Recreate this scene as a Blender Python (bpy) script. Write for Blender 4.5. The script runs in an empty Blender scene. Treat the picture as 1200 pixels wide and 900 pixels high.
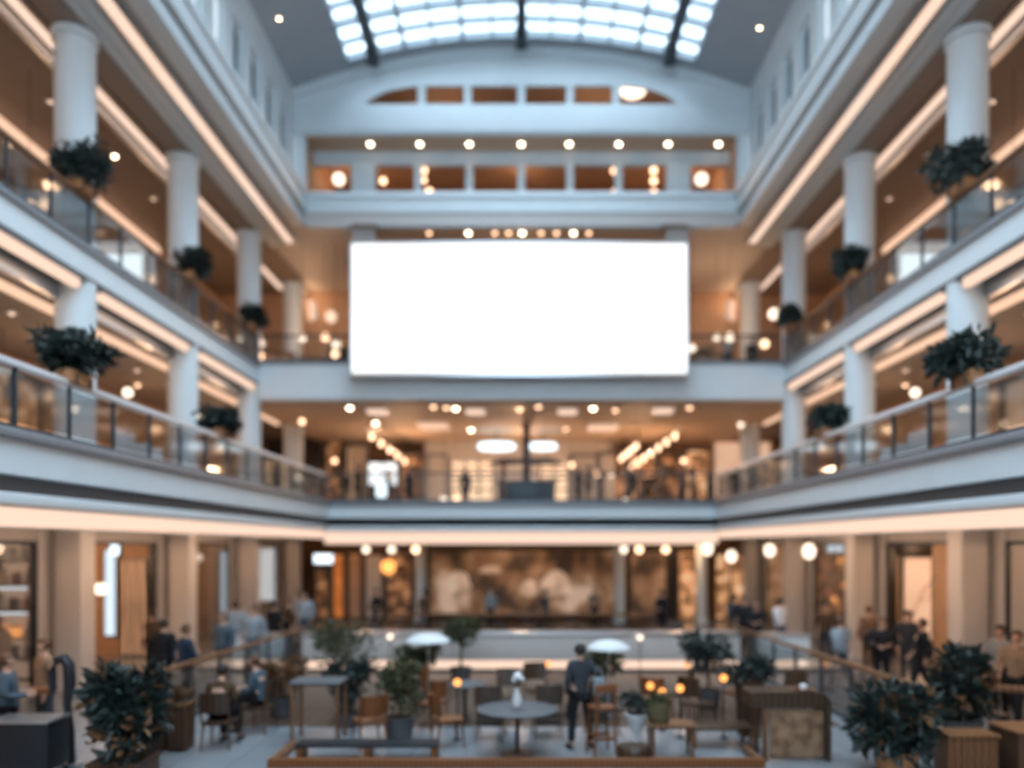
import bpy, bmesh, math, random
from mathutils import Vector, Matrix
random.seed(7)
scene = bpy.context.scene
COL = scene.collection
PI = math.pi
EYE, F, VX, VY = 3.4, 930.0, 611.0, 639.0      # eye height, focal length in pixels of a 1200x900 frame, vanishing point
def PX(px, Y): return (px - VX) / F * Y
def PZ(py, Y): return EYE + (VY - py) / F * Y
def YZ(py, z): return F * (z - EYE) / (VY - py)     # depth at which a point of height z stands on picture row py
ORD = ['first', 'second', 'third', 'fourth', 'fifth', 'sixth', 'seventh', 'eighth', 'ninth', 'tenth', 'eleventh', 'twelfth',
       'thirteenth', 'fourteenth', 'fifteenth', 'sixteenth', 'seventeenth', 'eighteenth', 'nineteenth', 'twentieth']
SIDE = {-1: 'left', 1: 'right'}

# ------------------------------------------------------------------ materials
def mat(name, col, rough=0.55, metal=0.0, var=0.08, scale=6.0, bump=0.0, spec=0.4):
    m = bpy.data.materials.new(name); m.use_nodes = True
    nt = m.node_tree; b = nt.nodes['Principled BSDF']
    tc = nt.nodes.new('ShaderNodeTexCoord'); nz = nt.nodes.new('ShaderNodeTexNoise')
    nz.inputs['Scale'].default_value = scale; nz.inputs['Detail'].default_value = 3
    rp = nt.nodes.new('ShaderNodeValToRGB')
    a = [max(0, c * (1 - var)) for c in col]; z = [min(1, c * (1 + var)) for c in col]
    rp.color_ramp.elements[0].color = (*a, 1); rp.color_ramp.elements[1].color = (*z, 1)
    rp.color_ramp.elements[0].position = .3; rp.color_ramp.elements[1].position = .7
    nt.links.new(tc.outputs['Object'], nz.inputs['Vector']); nt.links.new(nz.outputs['Fac'], rp.inputs['Fac'])
    nt.links.new(rp.outputs['Color'], b.inputs['Base Color'])
    b.inputs['Roughness'].default_value = rough; b.inputs['Metallic'].default_value = metal
    b.inputs['Specular IOR Level'].default_value = spec
    if bump:
        bp = nt.nodes.new('ShaderNodeBump'); bp.inputs['Strength'].default_value = bump; bp.inputs['Distance'].default_value = .01
        nt.links.new(nz.outputs['Fac'], bp.inputs['Height']); nt.links.new(bp.outputs['Normal'], b.inputs['Normal'])
    return m
def emit(name, col, s):
    m = bpy.data.materials.new(name); m.use_nodes = True
    nt = m.node_tree; nt.nodes.clear()
    e = nt.nodes.new('ShaderNodeEmission'); o = nt.nodes.new('ShaderNodeOutputMaterial')
    e.inputs['Color'].default_value = (*col, 1); e.inputs['Strength'].default_value = s
    nt.links.new(e.outputs[0], o.inputs['Surface']); return m
def glass(name, tint, gloss):
    m = bpy.data.materials.new(name); m.use_nodes = True
    nt = m.node_tree; nt.nodes.clear()
    t = nt.nodes.new('ShaderNodeBsdfTransparent'); g = nt.nodes.new('ShaderNodeBsdfGlossy'); x = nt.nodes.new('ShaderNodeMixShader')
    o = nt.nodes.new('ShaderNodeOutputMaterial')
    t.inputs['Color'].default_value = (*tint, 1); g.inputs['Roughness'].default_value = .05
    fr = nt.nodes.new('ShaderNodeFresnel'); fr.inputs['IOR'].default_value = 1.3
    mu = nt.nodes.new('ShaderNodeMath'); mu.operation = 'MULTIPLY_ADD'; mu.inputs[1].default_value = .7; mu.inputs[2].default_value = gloss
    mu.use_clamp = True
    nt.links.new(fr.outputs[0], mu.inputs[0]); nt.links.new(mu.outputs[0], x.inputs[0])
    nt.links.new(t.outputs[0], x.inputs[1]); nt.links.new(g.outputs[0], x.inputs[2]); nt.links.new(x.outputs[0], o.inputs['Surface'])
    return m
def ramp_mat(name, stops, kind='noise', scale=3.0, rough=.6, stretch=(1, 1, 1), emission=0.0):
    """stops: [(pos, col)...] over a noise, voronoi or wave pattern"""
    m = bpy.data.materials.new(name); m.use_nodes = True
    nt = m.node_tree; b = nt.nodes['Principled BSDF']
    tc = nt.nodes.new('ShaderNodeTexCoord'); mp = nt.nodes.new('ShaderNodeMapping'); mp.inputs['Scale'].default_value = stretch
    n = nt.nodes.new({'noise': 'ShaderNodeTexNoise', 'voronoi': 'ShaderNodeTexVoronoi', 'wave': 'ShaderNodeTexWave'}[kind])
    n.inputs['Scale'].default_value = scale
    if kind == 'wave': n.inputs['Distortion'].default_value = 3.0; n.inputs['Detail'].default_value = 2
    rp = nt.nodes.new('ShaderNodeValToRGB'); el = rp.color_ramp.elements
    while len(el) < len(stops): el.new(.5)
    for e, (p, c) in zip(el, stops): e.position = p; e.color = (*c, 1)
    nt.links.new(tc.outputs['Object'], mp.inputs['Vector']); nt.links.new(mp.outputs['Vector'], n.inputs['Vector'])
    nt.links.new(n.outputs['Fac' if kind != 'voronoi' else 'Distance'], rp.inputs['Fac'])
    nt.links.new(rp.outputs['Color'], b.inputs['Base Color']); b.inputs['Roughness'].default_value = rough
    if emission:
        nt.links.new(rp.outputs['Color'], b.inputs['Emission Color']); b.inputs['Emission Strength'].default_value = emission
    return m
def tile_mat(name, c1, c2, grout, size, rough):
    m = bpy.data.materials.new(name); m.use_nodes = True
    nt = m.node_tree; b = nt.nodes['Principled BSDF']
    tc = nt.nodes.new('ShaderNodeTexCoord'); br = nt.nodes.new('ShaderNodeTexBrick')
    br.inputs['Color1'].default_value = (*c1, 1); br.inputs['Color2'].default_value = (*c2, 1); br.inputs['Mortar'].default_value = (*grout, 1)
    br.inputs['Scale'].default_value = 1.0; br.inputs['Mortar Size'].default_value = .008
    br.inputs['Brick Width'].default_value = size; br.inputs['Row Height'].default_value = size; br.offset = 0
    nt.links.new(tc.outputs['Object'], br.inputs['Vector']); nt.links.new(br.outputs['Color'], b.inputs['Base Color'])
    b.inputs['Roughness'].default_value = rough; b.inputs['Specular IOR Level'].default_value = .6
    return m
WARM = (1.0, .60, .34)
M = dict(
    white=mat('white_paint', (.64, .70, .725), .5, var=.02, scale=2),
    colp=mat('column_paint', (.62, .58, .55), .5, var=.02, scale=2),
    white2=mat('white_paint_satin', (.57, .625, .65), .45, var=.02, scale=2),
    grey=mat('grey_coping', (.20, .22, .24), .4, var=.06),
    groove=mat('groove_shade', (.13, .14, .15), .6),  # shade of the recesses put into the colour
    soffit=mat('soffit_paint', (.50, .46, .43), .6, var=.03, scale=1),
    ceil=mat('ceiling_shade_tint', (.24, .195, .165), .65, var=.05, scale=1),  # shade and warm light on a pale ceiling put into the colour
    ceilwarm=mat('ceiling_warm', (.54, .40, .29), .65, var=.04, scale=1),  # warmth of the lamplight put into the ceiling colour
    roofp=mat('vault_plaster', (.36, .39, .42), .7, var=.03, scale=1),
    tan=mat('tan_wall', (.50, .31, .19), .7, var=.10, scale=2),
    brown=mat('brown_wall', (.26, .145, .08), .7, var=.15, scale=2),
    dark=mat('dark_wall', (.045, .038, .034), .6, var=.2),
    beige=mat('beige_wall', (.62, .46, .34), .7, var=.06, scale=2),
    black=mat('black_metal', (.022, .025, .03), .4, .3),
    steel=mat('brushed_steel', (.62, .65, .68), .28, .9, var=.05, scale=20),
    barlight=mat('skylight_bar', (.30, .34, .37), .5, .2),
    railm=mat('handrail_metal', (.66, .68, .70), .35, .15, var=.03),
    frame=mat('frame_dark', (.05, .065, .08), .45, .4),
    purlin=mat('skylight_steel', (.03, .04, .05), .5, .3),
    wood=ramp_mat('oak_wood', [(.2, (.115, .05, .02)), (.8, (.20, .09, .036))], 'wave', 3.0, .45, (1, 1, 8)),
    wood2=ramp_mat('orange_wood', [(.2, (.13, .042, .01)), (.8, (.21, .072, .018))], 'wave', 4.0, .42, (1, 1, 6)),
    darkwood=ramp_mat('dark_wood', [(.2, (.028, .014, .007)), (.8, (.06, .03, .014))], 'wave', 3.0, .4, (1, 1, 8)),
    midwood=ramp_mat('walnut_wood', [(.2, (.045, .021, .01)), (.8, (.085, .04, .018))], 'wave', 3.0, .45, (1, 1, 8)),
    wicker=ramp_mat('wicker', [(.3, (.03, .02, .015)), (.7, (.09, .06, .045))], 'voronoi', 40, .7),
    leaf=mat('leaf_dark', (.017, .03, .026), .45, var=.5, scale=5, spec=.5),
    leaf2=mat('leaf_olive', (.065, .07, .032), .5, var=.4, scale=5),
    leaf3=mat('leaf_rust', (.16, .075, .03), .6, var=.4, scale=5),
    bark=mat('bark', (.09, .055, .035), .9, var=.3, bump=.4),
    soil=mat('soil', (.03, .02, .014), .95, var=.4, bump=.6),
    terra=mat('terracotta', (.42, .20, .085), .65, var=.12),
    pot=mat('pot_grey', (.085, .088, .095), .6, var=.1),
    potw=mat('pot_white', (.62, .63, .64), .5),
    skin=mat('skin', (.50, .29, .20), .55, var=.05),
    hair=mat('hair_dark', (.018, .012, .009), .6, var=.3, scale=30),
    hairb=mat('hair_brown', (.09, .042, .02), .6, var=.3, scale=30),
    glass=glass('clear_glass', (.90, .93, .94), .02),
    shopglass=glass('shop_glass', (.93, .94, .95), .02),
    skyglass=glass('skylight_glass', (.86, .94, 1.0), .01),
    darkglass=mat('dark_window_glass', (.06, .075, .09), .12, .0, var=.05),
    strip=emit('warm_strip', (1.0, .70, .54), 1.12),
    stripsoft=emit('warm_strip_soft', (1.0, .62, .42), 1.12),
    bulb=emit('warm_bulb', (1.0, .70, .48), 16),
    bulb2=emit('warm_bulb_low', (1.0, .60, .36), 4.5),
    bulb3=emit('dim_bulb', (1.0, .68, .48), 1.3),
    globe=emit('globe_white', (1.0, .80, .62), 2.6),
    panelw=emit('warm_panel', (1.0, .62, .38), 1.5),
    coolw=emit('cool_white_panel', (.80, .92, 1.0), 2.2),
    screen=emit('white_screen', (1.0, 1.0, 1.0), 1.5),
    glowpane=emit('glowing_pane', (.78, .90, 1.0), 1.1),  # emits by itself; daylight of the clerestory panes put into the material
    amber=emit('amber_lamp', (1.0, .38, .10), 2.2),
    tile=tile_mat('pale_floor_tile', (.205, .22, .235), (.235, .25, .262), (.14, .15, .16), .9, .14),
    walnutfloor=ramp_mat('walnut_floor', [(.2, (.05, .032, .022)), (.8, (.09, .058, .04))], 'wave', 1.2, .35, (1, 8, 1)),
    floorwarm=tile_mat('gallery_tile', (.42, .36, .31), (.46, .40, .34), (.3, .26, .22), .6, .3),
)
def cloth(n, c): return mat('cloth_' + n, c, .85, var=.15, scale=12, spec=.2)
C = dict(black=cloth('black', (.012, .012, .014)), navy=cloth('navy', (.02, .032, .055)), blue=cloth('blue', (.06, .085, .11)),
         light=cloth('light_blue', (.22, .26, .29)), grey=cloth('grey', (.20, .21, .22)), white=cloth('white', (.58, .60, .62)),
         jean=cloth('denim', (.06, .09, .125)), brown=cloth('brown', (.07, .04, .022)), rust=cloth('rust', (.30, .11, .03)),
         tan=cloth('tan', (.22, .14, .09)), char=cloth('charcoal', (.035, .04, .048)))

# ------------------------------------------------------------------ mesh builder
class MB:
    def __init__(s): s.bm = bmesh.new()
    def box(s, x0, x1, y0, y1, z0, z1, bev=0.0, seg=2):
        x0, x1 = min(x0, x1), max(x0, x1); y0, y1 = min(y0, y1), max(y0, y1); z0, z1 = min(z0, z1), max(z0, z1)
        v = [s.bm.verts.new(p) for p in ((x0, y0, z0), (x1, y0, z0), (x1, y1, z0), (x0, y1, z0), (x0, y0, z1), (x1, y0, z1), (x1, y1, z1), (x0, y1, z1))]
        fs = [s.bm.faces.new([v[i] for i in f]) for f in ((3, 2, 1, 0), (4, 5, 6, 7), (0, 1, 5, 4), (1, 2, 6, 5), (2, 3, 7, 6), (3, 0, 4, 7))]
        if bev:
            es = list({e for f in fs for e in f.edges})
            bmesh.ops.bevel(s.bm, geom=es, offset=bev, segments=seg, affect='EDGES', profile=.6)
        return s
    def cyl(s, p0, p1, r0, r1=None, n=14):
        r1 = r0 if r1 is None else r1
        p0, p1 = Vector(p0), Vector(p1); d = (p1 - p0).normalized()
        a = d.orthogonal().normalized(); b = d.cross(a)
        ring = lambda p, r: [s.bm.verts.new(p + a * math.cos(2 * PI * i / n) * r + b * math.sin(2 * PI * i / n) * r) for i in range(n)]
        A, B = ring(p0, max(r0, 1e-4)), ring(p1, max(r1, 1e-4))
        for i in range(n): s.bm.faces.new((A[i], A[(i + 1) % n], B[(i + 1) % n], B[i]))
        s.bm.faces.new(A[::-1]); s.bm.faces.new(B); return s
    def tube(s, pts, r, n=8):
        pts = [Vector(p) for p in pts]; rings = []
        up = Vector((0, 0, 1))
        for i, p in enumerate(pts):
            d = (pts[min(i + 1, len(pts) - 1)] - pts[max(i - 1, 0)]).normalized()
            a = d.cross(up) if abs(d.dot(up)) < .95 else d.cross(Vector((1, 0, 0)))
            a.normalize(); b = a.cross(d); rr = r[i] if isinstance(r, (list, tuple)) else r
            rings.append([s.bm.verts.new(p + a * math.cos(2 * PI * k / n) * rr + b * math.sin(2 * PI * k / n) * rr) for k in range(n)])
        for A, B in zip(rings, rings[1:]):
            for k in range(n): s.bm.faces.new((A[k], A[(k + 1) % n], B[(k + 1) % n], B[k]))
        s.bm.faces.new(rings[0][::-1]); s.bm.faces.new(rings[-1]); return s
    def lathe(s, prof, n=20, c=(0, 0, 0)):
        rings = []
        for r, z in prof:
            rings.append([s.bm.verts.new((c[0] + max(r, 1e-4) * math.cos(2 * PI * k / n), c[1] + max(r, 1e-4) * math.sin(2 * PI * k / n), c[2] + z)) for k in range(n)])
        for A, B in zip(rings, rings[1:]):
            for k in range(n): s.bm.faces.new((A[k], A[(k + 1) % n], B[(k + 1) % n], B[k]))
        s.bm.faces.new(rings[0][::-1]); s.bm.faces.new(rings[-1]); return s
    def prism(s, poly, vec):
        vec = Vector(vec); A = [s.bm.verts.new(p) for p in poly]; B = [s.bm.verts.new(Vector(p) + vec) for p in poly]; n = len(poly)
        s.bm.faces.new(A); s.bm.faces.new(B[::-1])
        for i in range(n): s.bm.faces.new((A[i], B[i], B[(i + 1) % n], A[(i + 1) % n]))
        return s
    def ball(s, c, r, sc=(1, 1, 1), u=14, v=9):
        m = Matrix.Translation(c) @ Matrix.Diagonal((*[r * k for k in sc], 1))
        bmesh.ops.create_uvsphere(s.bm, u_segments=u, v_segments=v, radius=1, matrix=m); return s
    def leaf(s, p, d, nrm, l, w):
        side = d.cross(nrm).normalized()
        q = [p, p + d * l * .45 + side * w * .5 + nrm * l * .05, p + d * l - nrm * l * .12, p + d * l * .45 - side * w * .5 + nrm * l * .05]
        v = [s.bm.verts.new(x) for x in q]
        s.bm.faces.new((v[0], v[1], v[2])); s.bm.faces.new((v[0], v[2], v[3])); return s
    def data(s, name, m):
        bmesh.ops.recalc_face_normals(s.bm, faces=s.bm.faces[:])
        me = bpy.data.meshes.new(name); s.bm.to_mesh(me); s.bm.free()
        for p in me.polygons: p.use_smooth = True
        me.set_sharp_from_angle(angle=math.radians(35))
        me.materials.append(m); return me
    def build(s, name, m, parent=None):
        return link(name, s.data(name, m), parent)
def link(name, me, parent=None):
    o = bpy.data.objects.new(name, me); COL.objects.link(o)
    if parent is not None: o.parent = parent
    return o
def tag(o, label, cat, group=None, kind=None):
    o['label'] = label; o['category'] = cat
    if group: o['group'] = group
    if kind: o['kind'] = kind
    return o
def thing(name, label, cat, loc=(0, 0, 0), rz=0.0, group=None):
    o = bpy.data.objects.new(name, None); COL.objects.link(o); o.location = loc; o.rotation_euler = (0, 0, rz)
    o.empty_display_size = .1
    return tag(o, label, cat, group)
def struct(name, mb, m, label, cat, group=None):
    return tag(mb.build(name, m), label, cat, group, 'structure')
def dup(root, loc=None, rz=None, label=None, sc=None, mats=None):
    """copy a thing with copies of its parts and sub-parts; mats: {part name: material}"""
    r = root.copy(); COL.objects.link(r)
    if loc is not None: r.location = loc
    if rz is not None: r.rotation_euler = (0, 0, rz)
    if sc is not None: r.scale = (sc, sc, sc)
    if label: r['label'] = label
    for ch in list(root.children):
        c = ch.copy(); COL.objects.link(c); c.parent = r
        for g in list(ch.children):
            d = g.copy(); COL.objects.link(d); d.parent = c
    if mats:
        for ch in r.children: recolor(ch, mats)
    return r
def recolor(o, mats):
    k = o.name.split('.')[0]
    if k in mats:
        o.material_slots[0].link = 'OBJECT'; o.material_slots[0].material = mats[k]
def sx(s, a, b): return (min(s * a, s * b), max(s * a, s * b))
# ================================================================== THE SETTING
YC = [0.65, 6.6, 12.55, 18.5, 24.4, 30.3, 36.2]            # column rows
XC, Y0, YR = 10.4, -8.0, 30.0                              # column line, back of the hall behind the camera, rear facade
Z2, Z3, Z4 = 5.05, 10.22, 15.55                            # upper gallery floors and the top soffit
struct('floor_cafe', MB().box(-6.0, 6.0, 14.9, 21.2, 0, .012), M['walnutfloor'], 'brown timber floor area under the middle of the cafe', 'floor')
struct('floor_cafe', MB().box(-5.9, 5.9, 22.3, 36, 0, .012), M['walnutfloor'], 'brown timber floor beyond the long white counter', 'floor')
struct('floor', MB().box(-15, 15, Y0, 44, -.2, 0), M['tile'], 'pale glossy tiled floor of the ground level', 'floor')
for s in (-1, 1):
    d = SIDE[s]
    struct('wall_' + d, MB().box(*sx(s, 15, 15.3), Y0, 44, 0, 16), M['tan'], f'outer {d} wall behind the shops', 'wall')
    # second level gallery: slab, coping, fascia with its groove
    struct('floor_gallery', MB().box(*sx(s, 7.55, 15), Y0, 44, 4.15, 5.0), M['floorwarm'], f'{d} gallery floor slab of the middle level', 'floor')
    struct('trim_1', MB().box(*sx(s, 7.22, 7.6), Y0, YR - .08, 4.93, 5.08, .03), M['grey'], f'grey coping along the {d} middle gallery edge', 'trim')
    struct('trim_2', MB().box(*sx(s, 7.3, 7.55), Y0, YR, 4.42, 4.93), M['white'], f'white fascia band along the {d} middle gallery', 'trim')
    struct('trim_3', MB().box(*sx(s, 7.5, 7.56), Y0, YR, 4.17, 4.42), M['groove'], f'groove painted as dark shadow below the {d} middle gallery fascia', 'trim')
    struct('trim_4', MB().box(*sx(s, 7.34, 7.55), Y0, YR, 4.0, 4.17, .02), M['white'], f'thin white ledge above the glowing strip on the {d} side', 'trim')
    struct('ceiling_' + d, MB().box(*sx(s, 7.78, 15), Y0, 44, 3.78, 4.15), M['soffit'], f'{d} ground level soffit over the shop fronts', 'ceiling')
    # third level gallery
    struct('floor_gallery', MB().box(*sx(s, 10.0, 15), Y0, 38, 9.5, 10.15), M['floorwarm'], f'{d} gallery floor slab of the top level', 'floor')
    struct('trim_5', MB().box(*sx(s, 9.84, 10.25), Y0, YR - .08, 10.1, 10.24, .03), M['grey'], f'grey coping along the {d} top gallery edge', 'trim')
    struct('trim_6', MB().box(*sx(s, 9.93, 10.0), Y0, YR, 9.56, 10.1), M['white'], f'white fascia band along the {d} top gallery', 'trim')
    struct('ceiling_' + d, MB().box(*sx(s, 10.75, 15), Y0, 44, 9.0, 9.5), M['ceil'], f'shade-tinted ceiling over the {d} middle gallery', 'ceiling')
    for i in range(1, 6):
        y0, y1 = YC[i - 1] + .3, YC[i] - .3
        nm = ORD[i - 1]
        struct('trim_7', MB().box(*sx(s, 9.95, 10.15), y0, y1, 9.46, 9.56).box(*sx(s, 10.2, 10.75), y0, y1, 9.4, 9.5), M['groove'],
               f'recess painted as dark shadow under the {d} top gallery fascia, {nm} bay from the camera', 'trim')
        struct('trim_8', MB().box(*sx(s, 10.55, 10.78), y0, y1, 9.02, 9.4, .03), M['steel'], f'pale ceiling edge beam inside the {d} middle gallery, {nm} bay from the camera', 'trim')
    # top soffit, beam over the columns and stepped mouldings of the clerestory
    struct('ceiling_' + d, MB().box(*sx(s, 8.3, 15), Y0, 38, Z4, 16.0), M['soffit'], f'soffit over the {d} top gallery', 'ceiling')
    struct('ceiling_' + d, MB().box(*sx(s, 10.95, 15), Y0, 38, 15.4, Z4 - .01), M['ceil'], f'shade-tinted ceiling over the {d} top gallery', 'ceiling')
    struct('trim_9', MB().box(*sx(s, 9.5, 9.84), Y0, 31.9, 15.42, Z4, .02).box(*sx(s, 9.84, 10.05), Y0, 31.9, 15.35, Z4, .02),
           M['white2'], f'stepped moulding beside the soffit strip on the {d}', 'trim')
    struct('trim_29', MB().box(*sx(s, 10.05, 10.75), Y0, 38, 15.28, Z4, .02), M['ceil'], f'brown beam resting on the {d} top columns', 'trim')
    struct('trim_10', MB().box(*sx(s, 8.1, 8.9), Y0, YR + .02, 15.97, 16.66, .05).box(*sx(s, 8.02, 8.2), Y0, YR - .05, 16.5, 16.72, .03), M['white'], f'white band below the {d} clerestory windows', 'trim')
    struct('trim_11', MB().box(*sx(s, 8.22, 8.75), Y0, YR, 15.45, 15.85, .04), M['white2'], f'lower white moulding under the {d} clerestory band', 'trim')
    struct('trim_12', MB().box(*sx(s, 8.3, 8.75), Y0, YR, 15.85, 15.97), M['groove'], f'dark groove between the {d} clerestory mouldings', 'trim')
    # clerestory wall with window openings
    ws = [28.75 - 1.55 * k for k in range(14)]
    w = MB()
    w.box(*sx(s, 8.6, 8.95), Y0, YR, 16.66, 17.3); w.box(*sx(s, 8.6, 8.95), Y0, YR, 19.35, 20.9)
    edges = [YR] + [v for y in ws for v in (y + .42, y - .42)] + [Y0]
    for a, b in zip(edges[::2], edges[1::2]): w.box(*sx(s, 8.6, 8.95), b, a, 17.3, 19.35)
    struct('wall_clerestory', w, M['white'], f'pale clerestory wall with narrow windows on the {d}', 'wall')
    for k, y in enumerate(ws[:9]):
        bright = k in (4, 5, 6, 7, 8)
        t = tag(thing('window_%d' % (k + 1 + (0 if s < 0 else 9)), '', 'window'), f'{"bright self-glowing" if bright else "dark glazed"} clerestory window on the {d}, {ORD[k]} from the rear wall', 'window', None, 'structure')
        t.location = (s * 8.78, y, 18.3)
        fr = MB().box(-.05, .05, -.42, -.36, -1.0, 1.05).box(-.05, .05, .36, .42, -1.0, 1.05).box(-.05, .05, -.36, .36, -1.0, -.93).box(-.05, .05, -.36, .36, .95, 1.05).box(-.03, .03, -.02, .02, -.93, .95)
        fr.prism([(-.05, -.36, .95), (-.05, -.36, .72), (-.05, -.2, .89), (-.05, 0, .95)], (.1, 0, 0)).prism([(-.05, .36, .95), (-.05, 0, .95), (-.05, .2, .89), (-.05, .36, .72)], (.1, 0, 0))
        fr.build('window_frame', M['white2'], t)
        MB().box(-.012, .012, -.36, .36, -.93, .95).build('pane', M['glowpane'] if bright else M['darkglass'], t)
# barrel vault with the skylight
RV, ZV = 23.9, 22.2
def vz(x): return ZV - RV + math.sqrt(RV * RV - x * x)
def arc(x0, x1, n): return [(x0 + (x1 - x0) * i / n, vz(x0 + (x1 - x0) * i / n)) for i in range(n + 1)]
def shell(mb, x0, x1, y0, y1, t, n=12, dz=0):
    p = arc(x0, x1, n)
    poly = [(x, y0, z + dz) for x, z in p] + [(x, y0, z + t + dz) for x, z in p[::-1]]
    return mb.prism(poly, (0, y1 - y0, 0))
SKY0, SKY1 = -6.0, 29.55
for s in (-1, 1):
    a, b = sorted((s * 6.6, s * 8.95))
    struct('ceiling_vault', shell(MB(), a, b, Y0, YR + .5, .3), M['roofp'], f'grey plaster vault side beside the skylight on the {SIDE[s]}', 'ceiling')
struct('ceiling_vault', shell(shell(MB(), -6.6, 6.6, SKY1, YR + .5, .3, 24), -6.6, 6.6, Y0, SKY0, .3, 24), M['roofp'], 'grey vault strip between skylight and rear gable', 'ceiling')
sk = tag(thing('window_40', '', 'skylight'), 'arched glass skylight with dark steel bars along the vault', 'skylight', None, 'structure')
for k, y in enumerate([29.4, 28.5, 27.5, 26.6, 25.8, 25.0, 23.4, 21.8, 20.2, 18.6, 17, 14, 11, 8, 5, 2, -1, -4]):
    shell(MB(), -6.6, 6.6, y - (.07 if k % 2 == 0 else .03), y + (.07 if k % 2 == 0 else .03), .28, 24, -.02).build('arch_rib', M['barlight'], sk)
for k in range(-6, 7):
    x = k * 1.08; w = .06 if k % 2 == 0 else .025
    shell(MB(), x - w, x + w, SKY0, SKY1, .22, 2, -.06).build('purlin', M['barlight'], sk)
shell(MB(), -6.6, 6.6, SKY0, SKY1, .03, 24, .3).build('glazing', M['skyglass'], sk)
for x in (-5.4, 0, 5.4):
    m = MB(); z = vz(x) - .1
    m.box(x - .12, x + .12, SKY0, 29.3, z - .42, z - .30).box(x - .16, x + .16, SKY0, 29.3, z - .06, z + .04)
    for i in range(14): m.tube([(x, 28.6 - i * 2.0, z - .06), (x, 27.6 - i * 2.0, z - .36), (x, 26.6 - i * 2.0, z - .06)], .045, 6)
    m.box(x - .22, x + .22, 28.5, 28.95, z - .62, z + .02, .04)
    m.build('truss', M['purlin'], sk)
# rear gable with the lunette opening
def gable():
    m = MB(); z0, ch, zt = 18.92, 20.08, 20.78
    def prof(x):                           # top of the lunette
        a = abs(x)
        return zt if a < 3.75 else (ch if a >= 5.8 else ch + (zt - ch) * math.sqrt(max(0, 1 - ((a - 3.75) / 2.05) ** 1.6)))
    m.box(-8.95, 8.95, YR, YR + .12, z0, ch, 0)
    xs = [-8.95 + 17.9 * i / 60 for i in range(61)]
    for a, b in zip(xs, xs[1:]):
        za, zb = (prof(a), prof(b)); ta, tb = vz(a) - .0, vz(b) - .0
        m.prism([(a, YR, za), (b, YR, zb), (b, YR, tb), (a, YR, ta)], (0, .12, 0))
    return m
struct('wall_gable', gable(), M['white'], 'white curved gable wall with a low arched opening under the skylight', 'wall')
struct('trim_13', MB().prism([(x, YR - .16, z - .34) for x, z in arc(-8.6, 8.6, 30)] + [(x, YR - .16, z - .02) for x, z in arc(8.6, -8.6, 30)], (0, .16, 0)), M['white'], 'raised white arch rib across the gable top', 'trim')
struct('trim_14', MB().box(-8.6, 8.6, YR - .1, YR, 19.0, 20.02, .03), M['white'], 'white beam band below the arched gable opening', 'trim')
for i, px in enumerate((494, 548, 611, 668, 722)):
    x = PX(px, YR)
    struct('trim_15', MB().box(x - .14, x + .14, YR - .02, YR + .3, 20.06, 20.8), M['white2'], f'white mullion of the arched gable opening, {ORD[i]} of five', 'trim')
struct('wall_attic', MB().box(-8.95, 8.95, 36, 36.2, 16, 22).box(-8.95, 8.95, 31.8, 36, 19.5, 19.55), M['tan'], 'brown rear wall inside the attic gallery', 'wall')
struct('ceiling_attic', shell(MB(), -8.95, 8.95, YR + .12, 36, .3, 12), M['ceilwarm'], 'brown vault ceiling behind the arched opening', 'ceiling')
# top rear gallery
struct('ceiling_balcony', MB().box(-8.6, 8.6, YR + .3, 31.5, 19.0, 19.2), M['ceilwarm'], 'warm soffit with small downlights under the gable', 'ceiling')
struct('wall_balcony', MB().box(-8.95, 8.95, 31.4, 31.6, 18.46, 19.1).box(-8.95, 8.95, 31.35, 31.4, 18.66, 18.86), M['white2'], 'pale lintel above the rear balcony windows', 'wall')
for i, px in enumerate((426, 795)):
    x = PX(px, 31.4)
    struct('column', MB().box(x - .47, x + .47, 31.3, 31.7, 16.66, 18.5, .03).box(x - .2, x + .2, 31.27, 31.3, 16.9, 17.75), M['white'], f'square white pier with a niche on the rear balcony, {("left", "right")[i]} of the pair', 'column')
for i, px in enumerate((490, 550, 611, 668, 725)):
    x = PX(px, 31.4)
    struct('trim_16', MB().box(x - .15, x + .15, 31.35, 31.6, 16.66, 18.5, .02), M['white'], f'white mullion of the rear balcony windows, {ORD[i]} of five', 'trim')
struct('trim_17', MB().box(-8.3, 8.3, YR - .06, YR + .3, 15.95, 16.66, .04).box(-8.4, 8.4, YR - .14, YR + .1, 16.5, 16.72, .03), M['white'], 'bright white parapet band of the rear balcony', 'trim')
struct('floor_balcony', MB().box(-8.95, 8.95, YR + .3, 36, 16.0, 16.5), M['floorwarm'], 'floor slab of the rear balcony', 'floor')
struct('ceiling_rear', MB().box(-8.3, 8.3, YR, 38, Z4, 15.95), M['soffit'], 'pale ceiling over the rear top gallery', 'ceiling')
for i, (a, b) in enumerate(((358, 410), (442, 776), (808, 862))):
    struct('trim_18', MB().box(PX(a, YR), PX(b, YR), YR + .02, YR + .4, 15.46, Z4 + .3, .03), M['white2'], f'pale lower beam under the rear balcony, {("left", "middle", "right")[i]} length', 'trim')
for i, px in enumerate((426, 793)):
    x = PX(px, 30.5)
    struct('column', MB().box(x - .45, x + .45, 30.4, 31.2, Z3, Z4, .04), M['soffit'], f'square grey pier behind the billboard, {("left", "right")[i]} of the pair', 'column')
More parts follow.
